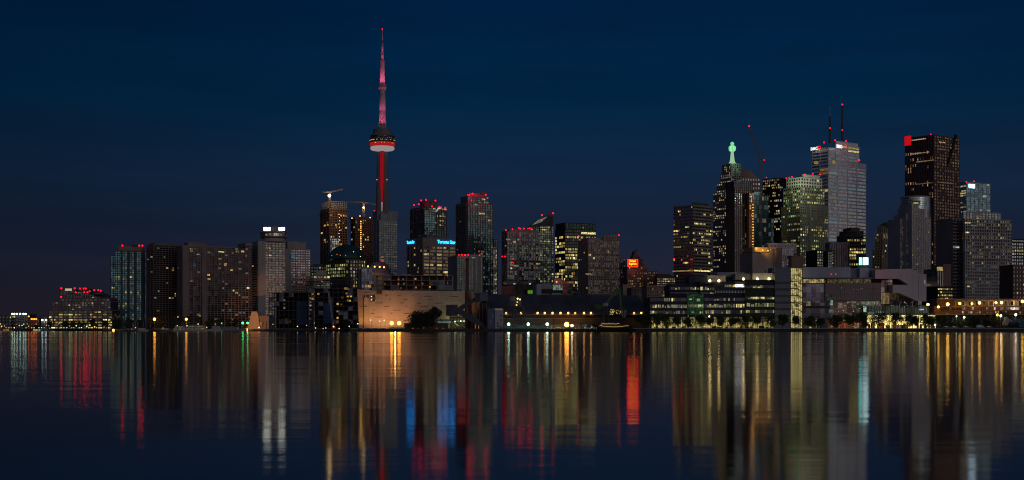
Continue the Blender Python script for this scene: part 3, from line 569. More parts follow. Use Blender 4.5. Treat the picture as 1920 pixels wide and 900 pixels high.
e = frame_building('midrise_block', 'long four storey balcony block above the beige hall', 704, 848, 517, 1250, 9.0, 14, 18, (.46, .31, .27), [(747, 524, AMB, .6), (747, 532, AMB, .5), (779, 523, WARM, .7), (780, 539, AMB, .6), (792, 532, AMB, .3), (806, 538, AMB, .6), (756, 524, WHT, .2), (757, 532, WHT, .25), (752, 540, WHT, .2), (722, 532, AMB, .15), (730, 524, AMB, .12)], seed=9)
l = e.location; MB().box(X(754, 1250) - l.x, X(770, 1250) - l.x, 3, 10, Z(517, 1250) - GZ + .35, Z(514, 1250) - GZ).build('roof_box', wall((.3, .34, .42)), e)

# ---------------------------------------------------------------- centre
b = Bd('condo_tower', 'dark balcony condominium with teal glass centre behind the blue signed office', 'tower', 797, 1950, 34, wallc=(.10, .10, .11), glassc=(.09, .15, .16))
b.block(770, 795, 837, 389, Rs=st(4.2, 4.6, .3, .18, .4, lit=.10, pals=P_HOME, balc=1.0), Ls=st(4.2, 6, .3, .18, .4, lit=.03, pals=P_HOME, balc=1.0, solid=((.72, .84),)), yv=450, part='balcony_front')
b.block(795.5, 796, 815, 393, None, d=-4, Rs=st(4.2, 3.2, .22, .18, .2, lit=.28, pals=P_TEAL), yv=450, depth=4, part='bay_front', glassm=glass((.16, .32, .32)))
b.block(787, 797, 817, 377, 389, d=8, part='penthouse', wallm=wall((.14, .09, .1))); b.red([(776, 384), (785, 383), (789.5, 376), (799, 374.5), (816.5, 376), (810, 387), (824, 388), (835, 390), (827, 389)], 1.1)
for x, y, w_ in ((813, 391.5, 4), (819, 394, 3), (822, 391, 6), (830, 392.5, 6), (834, 393, 4), (816, 396.5, 4)): on_face(b, x, y, w_, 2.6, glow((.95, 1, .75), .32), off=-1.9)
on_face(b, 788.5, 442, 3.4, 3.5, glow(WARM, .6), off=-1.6, face='L'); on_face(b, 773, 434, 2, 3, glow(WARM, .4), off=-1.6, face='L'); b.done()
b = Bd('newspaper_office', 'square concrete office tower carrying glowing blue rooftop lettering on two faces', 'tower', 793, 1550, 36, wallc=(.23, .18, .17), glassc=(.05, .05, .06))
b.block(763, 793, 854, 447, Rs=st(6.5, 12.2, .42, .2, .5, lit=.93, pals=pal(((1, .72, .42), .35, 5), ((1, .8, .4), .7, 2), (WARM, .9, 1)), run=0), Ls=st(6.6, 6.5, .4, .5, .5, lit=.16, pals=P_OFF, run=0), yv=545)
b.solid('roof_band', 0, 0, 0, 0) if 0 else None
o, Lr, Ll, z0, z1 = b.block(762.6, 793, 854.3, 446.6, 458.5, d=-1, part='roof_band', roof=False)
b.block(785, 800, 832, 441.5, 447, d=14, part='plant_room', wallm=wall((.14, .16, .2))); b.mast(823, 435, 446, .3)
def text(b, body, mat, size, loc, rz, name='sign', ext=.15, parent=None, wid=None):
    cu = bpy.data.curves.new(name, 'FONT'); cu.body = body; cu.size = size; cu.extrude = ext; cu.align_x = 'CENTER'; cu.align_y = 'CENTER'; cu.offset = size * .012
    t_ = bpy.data.objects.new('lettering', cu); col.objects.link(t_)
    me = bpy.data.meshes.new_from_object(t_.evaluated_get(bpy.context.evaluated_depsgraph_get())); bpy.data.objects.remove(t_)
    me.materials.clear(); me.materials.append(mat); o = bpy.data.objects.new(name, me); col.objects.link(o); o.parent = parent or b.root
    if wid:
        xs = [v.co.x for v in me.vertices]; k = wid / (max(xs) - min(xs)); o.scale = (k, 1, 1)
    o.location = loc; o.rotation_euler = (R(90), 0, rz); return o
BL = glow((.03, .42, 1), 4.6, False)
text(b, 'Toronto Star', BL, 5.5, (o.x + Lr * .71, o.y - .5, z1 - 3.4), 0, wid=Lr * .55); text(b, 'Toronto Star', BL, 5.0, (o.x - .5, o.y + Ll * .74, z1 - 3.4), R(-90), wid=Ll * .46)
b.done()
b = Bd('condo_tower', 'tallest central condominium with pale green glass and red lit crown', 'tower', 878, 1700, 33, wallc=(.12, .12, .13), glassc=(.13, .22, .21))
b.block(856, 877, 924, 381, Rs=st(4.4, 4.6, .24, .26, .4, lit=.42, pals=P_TEAL, run=.15), Ls=st(4.4, 6, .32, .2, .4, lit=.05, pals=P_TEAL, balc=1.2, solid=((.0, .12),)), yv=548)
b.block(860, 876.5, 888, 441, None, d=-4, Rs=st(4.4, 4, .3, .3, .4, lit=.05, balc=.8), Ls=st(4.4, 5, .3, .3, .4, lit=.02, balc=.8), part='balcony_front')
b.block(864, 877, 915, 369, 381, d=6, part='upper_floors', Rs=st(4, 5, .35, .3, lit=.35, pals=P_DIM), Ls=st(4, 6, .4, .3, lit=.02)); b.block(874, 880, 912, 363, 369, d=10, part='crown', wallm=wall((.38, .16, .18))); b.block(902, 903, 911, 361, 363.5, d=14, part='plant_room')
b.red([(877, 365), (886, 363), (911, 365), (914, 371), (880, 366)], 1.0); lamp('POINT', 'crown_light', b.root, b.at(895, 1690, 364), 9000, (1, .06, .12), .5)
for x, y, w_, c in ((906, 374, 6, (.95, 1, .8)), (900, 380, 5, (.9, 1, .8)), (911, 380, 8, (.95, 1, .8)), (892, 384, 5, (1, 1, .8)), (903, 400.5, 10, (1, .65, .3)), (917, 413.5, 6, (1, .7, .35))): on_face(b, x, y, w_, 2.8, glow(c, .30), off=-1.1)
b.done()
b = Bd('condo_block', 'shorter white and grey condominium with red roof lights behind the brick chimney', 'tower', 868, 1450, 25, wallc=(.28, .25, .24), glassc=(.09, .12, .12))
b.block(857, 857, 905, 481.5, Rs=st(4.3, 4.2, .3, .35, .4, lit=.25, pals=P_TEAL, run=.1, solid=((.66, .72), (.82, .92)))); b.block(862, 862, 904, 478.5, 481.5, d=8, part='penthouse', wallm=wall((.4, .42, .46)))
b.red([(860, 478), (866, 477.5), (872, 478), (878, 477.5), (899, 478)], .7); on_face(b, 886, 483.5, 8, 2, glow((.9, 1, .8), .25), off=-1.5); b.done()
b = Bd('condo_tower', 'slim dark tower with one bright white side, tucked right of the tallest central condominium', 'tower', 926, 1800, 30, wallc=(.13, .13, .14), cap=50)
b.block(919, 926, 933, 449, Rs=st(4.2, 3.4, .3, .3, lit=.1, pals=P_DIM), Ls=st(4.2, 3, .3, .3, lit=.1)); b.block(924.5, 925, 931.5, 464, None, d=-6, depth=5, wallm=wall((.5, .48, .42)), Rs=st(4.2, 2.3, .25, .3, lit=.75, pals=pal((WHT, .7, 3), (WARM, .8, 1))), yv=550, part='pale_front'); b.done()
b = Bd('condo_tower', 'broad grey glass condominium with many red roof lights right of centre', 'tower', 952, 1650, 30, wallc=(.22, .20, .21), glassc=(.13, .15, .16))
b.block(941, 951, 1013, 434, Rs=st(4.1, 4.4, .22, .2, .3, lit=.62, pals=pal(((.80, .86, .8), .22, 6), (WHT, .35, 2), (WARM, .8, .2)), run=.1, solid=((.30, .34), (.62, .66))), Ls=st(4.1, 5, .3, .3, lit=.05), yv=528)
b.block(950, 956, 1006, 430.5, 434, d=6, part='penthouse'); b.red([(949, 431), (961, 430), (973, 428), (976, 428.5), (982, 428.5), (990, 428.5), (993, 428), (997, 430), (942, 481), (947, 481), (960, 492)], .8)
for x, y, w_, c in ((952, 449, 8, (1, .85, .5)), (971, 449.5, 4, (1, .9, .5)), (964, 453.5, 4, (1, .8, .45)), (959, 497, 5, (.9, 1, .8)), (967, 498.5, 9, (1, .9, .5)), (958, 503, 3, WHT)): on_face(b, x, y, w_, 3, glow(c, .45), off=-1.0)
b.done()
b = Bd('wedge_tower', 'dark tower with steeply slanted glass roof and two red corner lights', 'tower', 1014, 1850, 8, wallc=(.15, .145, .13), glassc=(.08, .10, .09))
b.block(1012, 1012, 1038, 424, Rs=st(4.4, 3.6, .35, .2, .3, lit=.17, pals=P_GREEN, run=.6, solid=((.78, .86),)), roof=False, yv=528); b.block(993, 993, 1012.2, 424, None, d=1, Rs=st(4.4, 4, .4, .3, lit=.0), roof=False)
pt = [(b.at(x, 1850, y).x, b.at(x, 1850, y).z) for x, y in ((993, 424), (1038, 424), (1038, 401), (1020, 404.5))]; MB().prism(pt, .2, 24).build('slanted_top', wall((.07, .075, .09)), b.root)
pt = [(b.at(x, 1847, y).x, b.at(x, 1847, y).z) for x, y in ((996, 423), (1016, 416), (1027, 405.5), (1011, 411))]; MB().prism(pt, -.6, -.1).build('roof_glazing', glass((.16, .19, .16), rough=.3), b.root)
b.red([(1016, 403.5), (1037, 400.2)], 1.3); b.mast(1037, 400, 424, .5, .4, d=-3); b.done()
b = Bd('office_tower', 'dark office tower with bands of bright yellow lit floors left of beige condominium', 'tower', 1061, 1900, 25, wallc=(.045, .055, .055), glassc=(.07, .08, .08))
b.block(1041, 1060, 1117, 430, Rs=st(5.6, 3.6, .3, .1, .3, lit=.52, pals=P_YEL, run=.6), Ls=st(5.6, 4, .3, .12, .3, lit=.42, pals=P_YEL, run=.6), yv=548)
b.block(1042, 1060, 1117, 418.5, 430, d=3, part='plant_screen', Rs=st(3, 3, .2, .2, lit=.04, pals=P_DIM), glassm=glass((.05, .10, .09))); b.mast(1055, 426, 431, .2); on_face(b, 1103, 437.5, 28, 3.6, glow((1, .86, .36), .75), off=-.8); on_face(b, 1073, 472.5, 17, 3, glow((1, .86, .42), .6), off=-.8); b.done()
b = Bd('condo_tower', 'beige condominium with close window columns rising above the dock shed', 'tower', 1103, 1600, 26, wallc=(.34, .26, .23), glassc=(.09, .09, .10))
b.block(1084, 1103, 1161, 450, Rs=st(4.2, 3.7, .30, .34, .4, lit=.40, pals=pal((WHT, .22, 6), ((.9, .6, .45), .25, 3), (WARM, 1, .25)), run=.1), Ls=st(4.2, 4.4, .35, .4, .4, lit=.10, pals=P_HOME), yv=550)
b.block(1090, 1104, 1161, 447, 450, d=5, part='penthouse'); b.block(1131, 1132, 1161, 441.5, 450, d=8, part='crown', Rs=st(9, 3, .2, .5, lit=0)); b.red([(1160.5, 441), (1085, 443)], .9)
for x, y, w_ in ((1105, 478, 5), (1104, 514, 14), (1113, 484, 3), (1140, 472, 3)): on_face(b, x, y, w_, 3.4, glow((1, .85, .45), .5), off=-1)
b.mast(1138, 438, 442, .15); b.mast(1142, 438, 442, .15); b.done()
b = Bd('condo_tower', 'narrow distant grey tower seen between the beige condominium and the chateau hotel', 'tower', 1161, 1950, 8, wallc=(.26, .20, .22), cap=30)
b.block(1160, 1160, 1173, 485, Rs=st(4, 3.5, .3, .5, lit=.4, pals=P_DIM), yv=550); b.done()

# chateau style hotel with the glowing red sign
b = Bd('grand_hotel', 'old brick hotel with steep gabled roof and glowing red and yellow sign', 'hotel', 1176, 1900, 6, wallc=(.17, .12, .11), glassc=(.04, .035, .035))
b.block(1176, 1176, 1217, 505, Rs=st(4.8, 3.6, .5, .55, lit=.33, pals=P_OFF, run=.3), yv=545); b.block(1179, 1179, 1212, 500, 505, d=3, Rs=st(5, 4, .5, .5, lit=.1)); b.block(1181, 1181, 1205, 487, 500, d=7, part='attic')
pt = lambda L_: [(b.at(x, 1900, y).x, b.at(x, 1900, y).z) for x, y in L_]
MB().prism(pt([(1180, 500), (1212, 500), (1206, 490), (1201, 481), (1196, 475), (1195.5, 470), (1192, 470), (1191, 476), (1185, 487)]), 4, 26).build('steep_roof', wall((.10, .09, .08)), b.root); b.block(1191.6, 1191.6, 1195.6, 468.3, 472, d=12, depth=3, part='chimney')
b.block(1217, 1217, 1233, 509, None, d=8, Rs=st(4.8, 3.6, .5, .55, lit=.35, pals=P_OFF, run=.2), part='east_wing', yv=545)
b.solid('sign_frame', 1177, 1196, 485.5, 500, d=-3, thick=.5, mat=wall((.12, .02, .02)))
SG = glow((1, .40, .03), 3.6, False); 
for i, (bd, y) in enumerate((('Fairmont', 489.5), ('Royal York', 495))): o = text(b, bd, SG, 4.6, b.at(1186.5, 1895, y), 0, wid=(12, 14)[i] * 1900 / F, ext=.2)
for y in (486.2, 499.4): b.solid('sign_tube', 1177, 1196, y, y + 1.3, d=-5, thick=.3, mat=glow((1, .035, .02), 6.0, False))
for x in (1177, 1194.6): b.solid('sign_tube', x, x + 1.6, 487.6, 499.3, d=-5, thick=.3, mat=glow((1, .035, .02), 6.0, False))
lamp('POINT', 'sign_light', b.root, b.at(1187, 1880, 492), 3000, (1, .07, .03), 2); b.done()
b = Bd('office_block', 'dark sloped roof block with a row of lit windows right of the chateau hotel', 'building', 1232, 1850, 5, wallc=(.10, .075, .08), cap=40)
b.block(1232, 1232, 1266, 521, Rs=st(4.2, 3.4, .45, .3, lit=.5, pals=P_OFF), yv=545); pt2 = [(b.at(x, 1850, y).x, b.at(x, 1850, y).z) for x, y in ((1232, 521), (1266, 521), (1257, 514), (1234, 513))]; MB().prism(pt2, .5, 24).build('sloped_roof', b.wall, b.root); b.done()
for nm, lb, x0, x1, y, D_, wc, li in (('office_block', 'plain beige gabled block below the glowing red hotel sign', 1168, 1185, 535, 1300, (.34, .25, .18), 0), ('office_block', 'brown windowed block behind the right end of the dock shed', 1184, 1216, 541, 1250, (.17, .115, .10), .05), ('stone_office', 'long beige stone office with a cornice left of the blue glass offices', 1213, 1256, 539, 1150, (.30, .22, .16), .08)):
    b = Bd(nm, lb, 'building', x0, D_, 4, wallc=wc, cap=20, glassc=(.04, .04, .04)); b.block(x0, x0, x1, y, Rs=st(6, 4.5, .45, .5, lit=li, pals=P_OFF) if nm != 'office_block' or li else None)
    if 'cornice' in lb: b.block(x0 - .6, x0 - .6, x1 + .6, y - 2, y, d=-1, part='cornice')
    b.done()

# ---------------------------------------------------------------- downtown right
b = Bd('office_tower', 'broad grey glass office tower with scattered yellow floors, left of beacon tower', 'tower', 1299, 1900, 42, wallc=(.22, .19, .20), glassc=(.22, .19, .20), gr=.2)
b.block(1263, 1299, 1336, 385, Rs=st(6.1, 2.7, .52, .12, .12, lit=.24, pals=P_YEL, run=.75), Ls=st(6.1, 2.7, .52, .12, .12, lit=.15, pals=P_YEL, run=.75), yv=522)
b.block(1298, 1299, 1328, 380.5, 385, d=4, part='plant_room', wallm=wall((.03, .08, .06)), depth=20); b.red([(1263.5, 485), (1278, 487)], .9)
for f_, px in (('L', 1281), ('R', 1317)): on_face(b, px, 508, 35, 2.6, glow((1, .84, .32), .62), off=-.35, face=f_)
b.done()
b = Bd('beacon_tower', 'stepped office tower crowned by a brilliant green and white beacon', 'tower', 1370, 2100, 36, wallc=(.22, .19, .18), glassc=(.09, .10, .10))
for i, (x0, y) in enumerate(((1337.5, 359), (1344, 342), (1351, 326), (1358, 307))):
    b.block(x0, 1370 if i == 3 else 1369.5 - (3 - i) * .1, 1376, y, (359, 342, 326, 307)[i - 1] if i else None, d=i * 1.5, Rs=st(4.2, 3.4, .35, .1, .2, lit=.75, pals=pal(((.6, .85, .9), .45, 4), (WHT, .3, 1)), run=.3), Ls=st(4.2, 3.4, .38, .35, .3, lit=.32, pals=P_OFF, run=.4), part=('lower_front', 'second_tier', 'third_tier', 'upper_tier')[i], yv=505)
b.block(1376, 1376, 1389, 307, None, d=10, Rs=st(4.2, 4, .4, .3, lit=.2, pals=P_COOL), part='side_wing')
kg = glow((.18, .9, .38), .89, False); bc = b.at(1373, 2112, 306); U3 = 2110 / F
MB().lathe([(7 * U3, 0), (5 * U3, 2), (3.8 * U3, 8), (3.1 * U3, 17 * U3), (2.9 * U3, 22 * U3)], bc, 12).build('beacon_mast', glow((.62, 1, .62), .5, False), b.root, True)
MB().lathe([(3 * U3, 22 * U3), (5.6 * U3, 23 * U3), (6.6 * U3, 26 * U3), (6.6 * U3, 30 * U3), (5.2 * U3, 32.5 * U3), (2.4 * U3, 33 * U3)], bc, 20).build('beacon_drum', glow((.35, 1, .50), .89, False, True), b.root, True)
MB().lathe([(2.4 * U3, 33 * U3), (2.4 * U3, 34.5 * U3), (3.4 * U3, 35.5 * U3), (3.4 * U3, 38 * U3), (1, 40 * U3)], bc, 16).build('beacon_lantern', kg, b.root, True)
for a in range(0, 360, 45): MB().bar(bc + Vector((6.8 * U3 * math.cos(R(a)), 6.8 * U3 * math.sin(R(a)), 22.5 * U3)), bc + Vector((6.8 * U3 * math.cos(R(a)), 6.8 * U3 * math.sin(R(a)), 32 * U3)), .22).build('beacon_rib', wall((.2, .3, .22)), b.root)
lamp('POINT', 'beacon_light', b.root, bc + Vector((-4, -14, 3)), 8000, (.4, 1, .6), 1); b.done()
b = Bd('office_tower', 'brown stone office tower with chamfered roof behind the unfinished tower', 'tower', 1377, 2150, 15, wallc=(.24, .15, .13), cap=30)
b.block(1377, 1377, 1425, 332, Rs=st(8, 5, .55, .5, lit=.04), roof=False); pt2 = [(b.at(x, 2150, y).x, b.at(x, 2150, y).z) for x, y in ((1377, 332), (1425, 332), (1413, 319), (1377, 316))]; MB().prism(pt2, .3, 30).build('chamfered_roof', b.wall, b.root); b.done()
b = Bd('construction_tower', 'dark unfinished tower with stacked dim windows and an orange hoist edge', 'tower', 1377, 1900, 18, wallc=(.08, .065, .065), glassc=(.04, .05, .07))
b.block(1377, 1377, 1407, 352, Rs=st(4.4, 3.7, .3, .35, .5, lit=.30, pals=pal(((.7, .75, .9), .25, 4), (WHT, .35, 2)), run=.2), yv=510)
b.block(1405, 1405, 1414, 362, None, d=-5, depth=7, Rs=st(4.4, 3, .25, .4, .3, lit=.25, pals=P_AMB), wallm=wall((.32, .13, .05)), part='hoist_tower', yv=510)
b.block(1376, 1376, 1411, 339, 352, d=4, Rs=st(4.4, 4, .16, .2, lit=.0), roof=False, part='scaffold')
for i in range(23): ball('work_light', glow((1, .60, .18), 2.0, False), b.root, b.at(1411.8, 1885, 384 + i * 5.3), .6)
for y in (370, 410, 450, 490): lamp('POINT', 'hoist_light', b.root, b.at(1410, 1878, y), 900, (1, .45, .12), .5)
b.done()
b = Bd('glass_tower', 'stepped pale teal glass tower behind the red and white crane mast', 'tower', 1414, 1950, 12, wallc=(.17, .23, .25), glassc=(.20, .36, .40), gr=.25)
for i, (x0, x1, y) in enumerate(((1414, 1428, 359), (1427.8, 1441, 368), (1440.8, 1451, 410))): b.block(x0, x0, x1, y, d=i * 3, Rs=st(8.4, 4.4, .1, .1, .15, lit=.28, pals=P_TEAL, run=.2), part='stepped_front', yv=480)
b.done()
e = tower_crane('luffing_crane', 'red and white luffing crane with raised jib and red tip lamp', 1427, 1850, 472, 303, (('jib', (1404.5, 237)), ('counter_jib', (1434, 297))), None, col_=(.26, .17, .18), mastw=2.6)
l = e.location; MB().lattice((0, 0, Z(301, 1850) - l.z), (X(1433, 1850) - l.x, 0, Z(280, 1850) - l.z), 1.2, .22, 6).build('a_frame', wall((.3, .12, .12)), e); MB().bar((X(1433, 1850) - l.x, 0, Z(280, 1850) - l.z), (X(1409, 1850) - l.x, 0, Z(249, 1850) - l.z), .09).build('luffing_rope', wall((.1, .1, .1)), e)
ball('warning_light', RED, e, (X(1404.5, 1850) - l.x, 0, Z(236.5, 1850) - l.z), 1.0); ball('warning_light', RED, e, (X(1433, 1850) - l.x, 0, Z(300, 1850) - l.z), .5)
b = Bd('office_tower', 'black steel office tower with lit yellow windows behind the teal glass tower', 'tower', 1462, 2200, 40, wallc=(.018, .018, .02), glassc=(.05, .05, .055))
b.block(1430, 1462, 1476, 334, Rs=st(4.9, 3.2, .3, .2, lit=.12, pals=P_COOL), Ls=st(4.9, 3.6, .35, .2, .3, lit=.40, pals=P_OFF, run=.6), yv=460); b.red([(1437, 333), (1474, 334)], .6); b.done()
b = Bd('stepped_tower', 'green tinted stepped office tower with floodlit white crown', 'tower', 1500, 1850, 33, wallc=(.16, .17, .13), glassc=(.10, .11, .09))
b.block(1465, 1500, 1553, 386, Rs=st(5.1, 4.0, .36, .28, .3, lit=.45, pals=P_GREEN, run=.4, solid=((.34, .40),)), Ls=st(5.1, 3.6, .38, .34, .3, lit=.25, pals=P_GREEN), part='lower_front', yv=500)
b.block(1469, 1500.5, 1546, 351, 386, d=4, Rs=st(5.1, 4.0, .36, .28, .3, lit=.45, pals=P_GREEN), Ls=st(5.1, 3.6, .38, .34, .3, lit=.25, pals=P_GREEN), part='middle_front')
cw = wall((.62, .66, .56)); b.block(1475, 1501, 1541, 333, 351, d=10, Rs=st(5.5, 5, .4, .35, .3, lit=.3, pals=P_GREEN), Ls=st(5.5, 4.6, .4, .4, .3, lit=.1), wallm=cw, part='crown'); b.block(1504, 1506, 1537, 328, 333, d=14, wallm=cw, part='crown_top')
for x in (1479, 1492, 1508, 1522, 1536): lamp('POINT', 'crown_floodlight', b.root, b.at(x, 1828 if x > 1490 else 1845, 350), 7000, (.80, 1, .52) if x < 1500 else (.95, 1, .80), .6)
b.red([(1485, 332), (1509, 327), (1537, 327), (1524, 326), (1480, 333)], .7); b.done()

b = Bd('bank_tower', 'tallest white office tower with two roof masts and bright corner signs', 'tower', 1553, 2150, 38, wallc=(.82, .83, .84), glassc=(.46, .66, .72), gr=.22)
b.block(1522, 1553, 1624, 300.5, Rs=st(6.6, 17.6, .36, .05, .3, lit=.35, pals=pal(((.62, .92, 1), .49, 5), ((1, .9, .7), .49, 1)), run=.2, wfill=.9), Ls=st(6.6, 15, .4, .06, .3, lit=.22, pals=P_OFF), yv=455)
b.block(1552.6, 1553, 1624.4, 300, 309, d=-1, part='roof_band', depth=30)
b.block(1523, 1553, 1566, 277, 300.5, d=10, Rs=st(6, 17, .45, .1, lit=.2), Ls=st(6, 16, .45, .06, .3, lit=.25, pals=P_OFF), part='upper_floors'); b.block(1566.5, 1567, 1611, 271, 300.5, d=26, Rs=st(6, 20, .5, .08, .3, lit=.2), part='upper_floors', depth=30)
b.block(1567, 1567.2, 1609, 265, 271, d=30, part='plant_room', depth=20)
def spire(b, px, pt, pb, tip):
    D_ = b.D + 40
    for y0, y1, r, r2, c in ((pb, pb - (pb - pt) * .45, 1.9, 1.8, (.035, .035, .04)), (pb - (pb - pt) * .45, pb - (pb - pt) * (.72 if tip else .98), 1.5, 1.4, (.03, .03, .035)), (pb - (pb - pt) * (.72 if tip else .98), pt, .8, .5, (.30, .31, .33))):
        MB().bar(b.at(px, D_, y0), b.at(px, D_, y1), r, r2, 8).build('antenna', metal(c), b.root)
spire(b, 1556, 199, 268, True); spire(b, 1579.5, 197, 263, False)
b.red([(1579.5, 196), (1579.5, 244), (1556, 240), (1545, 267), (1566, 263), (1586, 264), (1611, 300)], 1.0, 20)
WS = glow((.95, 1, .97), .95, False); RS = glow((1, .05, .05), .9, False)
oo = b.at(1531, 2190, 279)
def face_lettering(b, side, px, py, body, wd, size, mat, off):
    k = (px - 960) / F; c, n = math.cos(b.yaw), math.sin(b.yaw); xr, yr = b.root.location.x, b.root.location.y
    if side == 'R': tt = (k * yr - xr) / (c - k * n); Dp = yr + tt * n; loc = (tt, off, Z(py, Dp) - GZ); rz = 0; wm_ = wd * Dp / F / c
    else: ss = (xr - k * yr) / (n + k * c); Dp = yr + ss * c; loc = (off, ss, Z(py, Dp) - GZ); rz = R(-90); wm_ = wd * Dp / F / n
    return text(b, body, mat, size, loc, rz, wid=wm_, ext=.2)
face_lettering(b, 'L', 1528, 279, 'BMO', 11, 7, WS, -1.0); face_lettering(b, 'R', 1573, 275, 'BMO', 13, 8, WS, -1.0 + 0)
for sd, x, y in (('L', 1537, 277), ('R', 1584.5, 274.5)):
    o = face_lettering(b, sd, x, y, 'O', 4, 8, RS, -1.1)
for sd, x, y in (('L', 1530.5, 304), ('R', 1562, 303)):
    o = face_lettering(b, sd, x, y, 'o', 5, 10, glow((1, .62, .05), .32, False), -1.3)  # yellow reflections on the tower, put in as glowing letters
b.done()
b = Bd('office_block', 'stepped office with bright yellow rows of light below the tall white tower', 'tower', 1583, 1600, 6, wallc=(.10, .085, .075), cap=60, glassc=(.05, .05, .05))
b.block(1583, 1583, 1623, 442, Rs=st(5.6, 4.6, .42, .12, lit=.72, pals=P_YEL, run=.5), yv=500); b.block(1588, 1588, 1619, 434, 442, d=3, Rs=st(4, 4, .5, .3, lit=.2)); b.block(1595, 1595, 1612, 428, 434, d=6, part='upper_tier'); b.done()
b = Bd('office_block', 'pinstriped purple grey block left of the stepped yellow lit office', 'building', 1548, 1450, 14, wallc=(.26, .19, .20), glassc=(.03, .03, .04), cap=30)
b.block(1548, 1556, 1592, 455.5, Rs=st(60, 4.3, .03, .45, .6, lit=0), Ls=st(60, 3, .05, .5, .5, lit=0)) ; b.done()
b = Bd('office_block', 'dark glass block with a green lit bay before the pinstriped block', 'building', 1532, 1350, 12, wallc=(.055, .055, .06), glassc=(.06, .06, .07), cap=40)
b.block(1532, 1532, 1563, 470, Rs=st(5, 4, .35, .2, lit=.14, pals=P_GREEN)); b.block(1552, 1552, 1560, 472, None, d=-3, depth=3, Rs=st(5, 4, .25, .2, lit=.7, pals=pal(((.5, .9, .65), .3, 1))), part='glass_bay', yv=500); b.done()
b = Bd('stone_office', 'pale stone office with upper terrace lit golden below the cranes', 'building', 1432, 1350, 20, wallc=(.40, .33, .30), glassc=(.10, .09, .10), cap=60)
b.block(1411, 1411, 1466, 475, None, d=0, wallm=wall((.42, .32, .28)), part='lower_wall'); b.block(1433, 1443, 1493, 457, 480, d=10, Rs=st(8, 6, .5, .4, .3, lit=.1), part='upper_floors', wallm=wall((.55, .48, .48)))
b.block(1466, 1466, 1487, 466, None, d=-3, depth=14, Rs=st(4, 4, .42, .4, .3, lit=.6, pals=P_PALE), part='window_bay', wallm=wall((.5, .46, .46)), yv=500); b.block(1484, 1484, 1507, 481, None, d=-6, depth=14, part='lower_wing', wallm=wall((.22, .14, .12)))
for x, y in ((1420, 466), (1430, 469), (1440, 470)): ball('terrace_lamp', glow((1, .55, .1), 1.6, False), b.root, b.at(x, 1356, y), .6); lamp('POINT', 'terrace_light', b.root, b.at(x, 1352, y), 700, (1, .5, .08), .5)
MB().box(b.at(1413, 1350).x, b.at(1450, 1350).x, 6, 20, b.at(1440, 1360, 475).z + 1, b.at(1440, 1360, 464).z).build('terrace_wall', wall((.45, .33, .2)), b.root); b.done()
b = Bd('deco_tower', 'art deco stone tower with stepped crown and pointed roof, warm lit windows', 'tower', 1655, 1900, 30, wallc=(.36, .28, .18), glassc=(.05, .045, .04))
b.block(1636, 1654, 1685, 468, Rs=st(5, 4, .42, .45, .35, lit=.36, pals=P_OFF), Ls=st(5, 4, .42, .45, .35, lit=.16, pals=P_OFF), yv=505, part='lower_tier')
b.block(1641, 1655, 1681, 437, 468, d=3, Rs=st(5, 4, .42, .45, .35, lit=.4, pals=P_OFF), Ls=st(5, 4, .42, .45, .35, lit=.25, pals=P_OFF), part='middle_tier'); b.block(1645, 1656, 1679, 425, 437, d=6, Rs=st(12, 4, .15, .5, .4, lit=0), Ls=st(12, 4, .15, .5, .4, lit=0), part='crown')
q = b.at(1661, 1915, 425); MB().bar((q.x, q.y, q.z), (q.x, q.y, q.z + 6), 12.5, 2.5, 4).build('pointed_roof', wall((.07, .075, .06)), b.root)
for i in range(6): on_face(b, 1657 + i * 3.6, 444.5, 1.8, 5.5, glow(WHT, .33), off=1.2 - 2)
b.done()
b = Bd('condo_tower', 'slender pale condominium with curved glass top in front of the red granite tower', 'tower', 1716, 1500, 20, wallc=(.44, .40, .41), glassc=(.22, .25, .27))
cn = b.at(1716, 1512); U4 = 1512 / F; gz = lambda y: Z(y, 1512) - GZ
MB().lathe([(27 * U4, 0), (27 * U4, gz(371))], (cn.x, cn.y, 0), 40).build('glass_drum', glass((.24, .30, .33), rough=.25), b.root); rg_ = MB()
for j in range(12): rg_.lathe([(27.2 * U4, gz(371 + j * 4.2)), (27.2 * U4, gz(371.8 + j * 4.2))], (cn.x, cn.y, 0), 40)
rg_.build('drum_bands', b.wall, b.root); MB().lathe([(27.6 * U4, gz(371)), (27.6 * U4, gz(369.6)), (20 * U4, gz(369.4))], (cn.x, cn.y, 0), 40).build('roof', b.wall, b.root)
for x0, x1, y, d_ in ((1687.5, 1700, 412, -3), (1699, 1709, 403, -6), (1706, 1716, 391, -9), (1709.5, 1722, 382, -12), (1722, 1735, 393, -9), (1735, 1745.5, 412, -3)):
    b.block(x0, x0, x1, y, None, d=d_ - 4, depth=22, Rs=st(4.3, 3.4, .35, .42, .35, lit=.42, pals=pal((WHT, .22, 6), (WARM, .8, .4)), run=.1), part='stepped_front', yv=520)
for x0, x1 in ((1711, 1726),): b.solid('roof_sign', x0, x1, 376, 379.5, d=-20, thick=.6, mat=wall((.2, .22, .2))); b.solid('lit_panel', 1713, 1722, 379.6, 381.6, d=-19, thick=.5, mat=glow((1, .95, .2), .45, False))
b.done()
b = Bd('granite_tower', 'very tall red granite office tower with jagged notch and red corner sign', 'tower', 1751, 2050, 38, wallc=(.105, .055, .05), glassc=(.10, .085, .085))
b.block(1697, 1751, 1799, 253, Rs=st(5.6, 4.8, .42, .42, .4, lit=.80, pals=pal(((1, .66, .46), .30, 8), ((1, .66, .4), .49, .9)), run=.0), Ls=st(5.6, 4.5, .10, .5, .7, lit=.20, pals=pal(((1, .62, .38), .55, 1)), run=.6), yv=540)
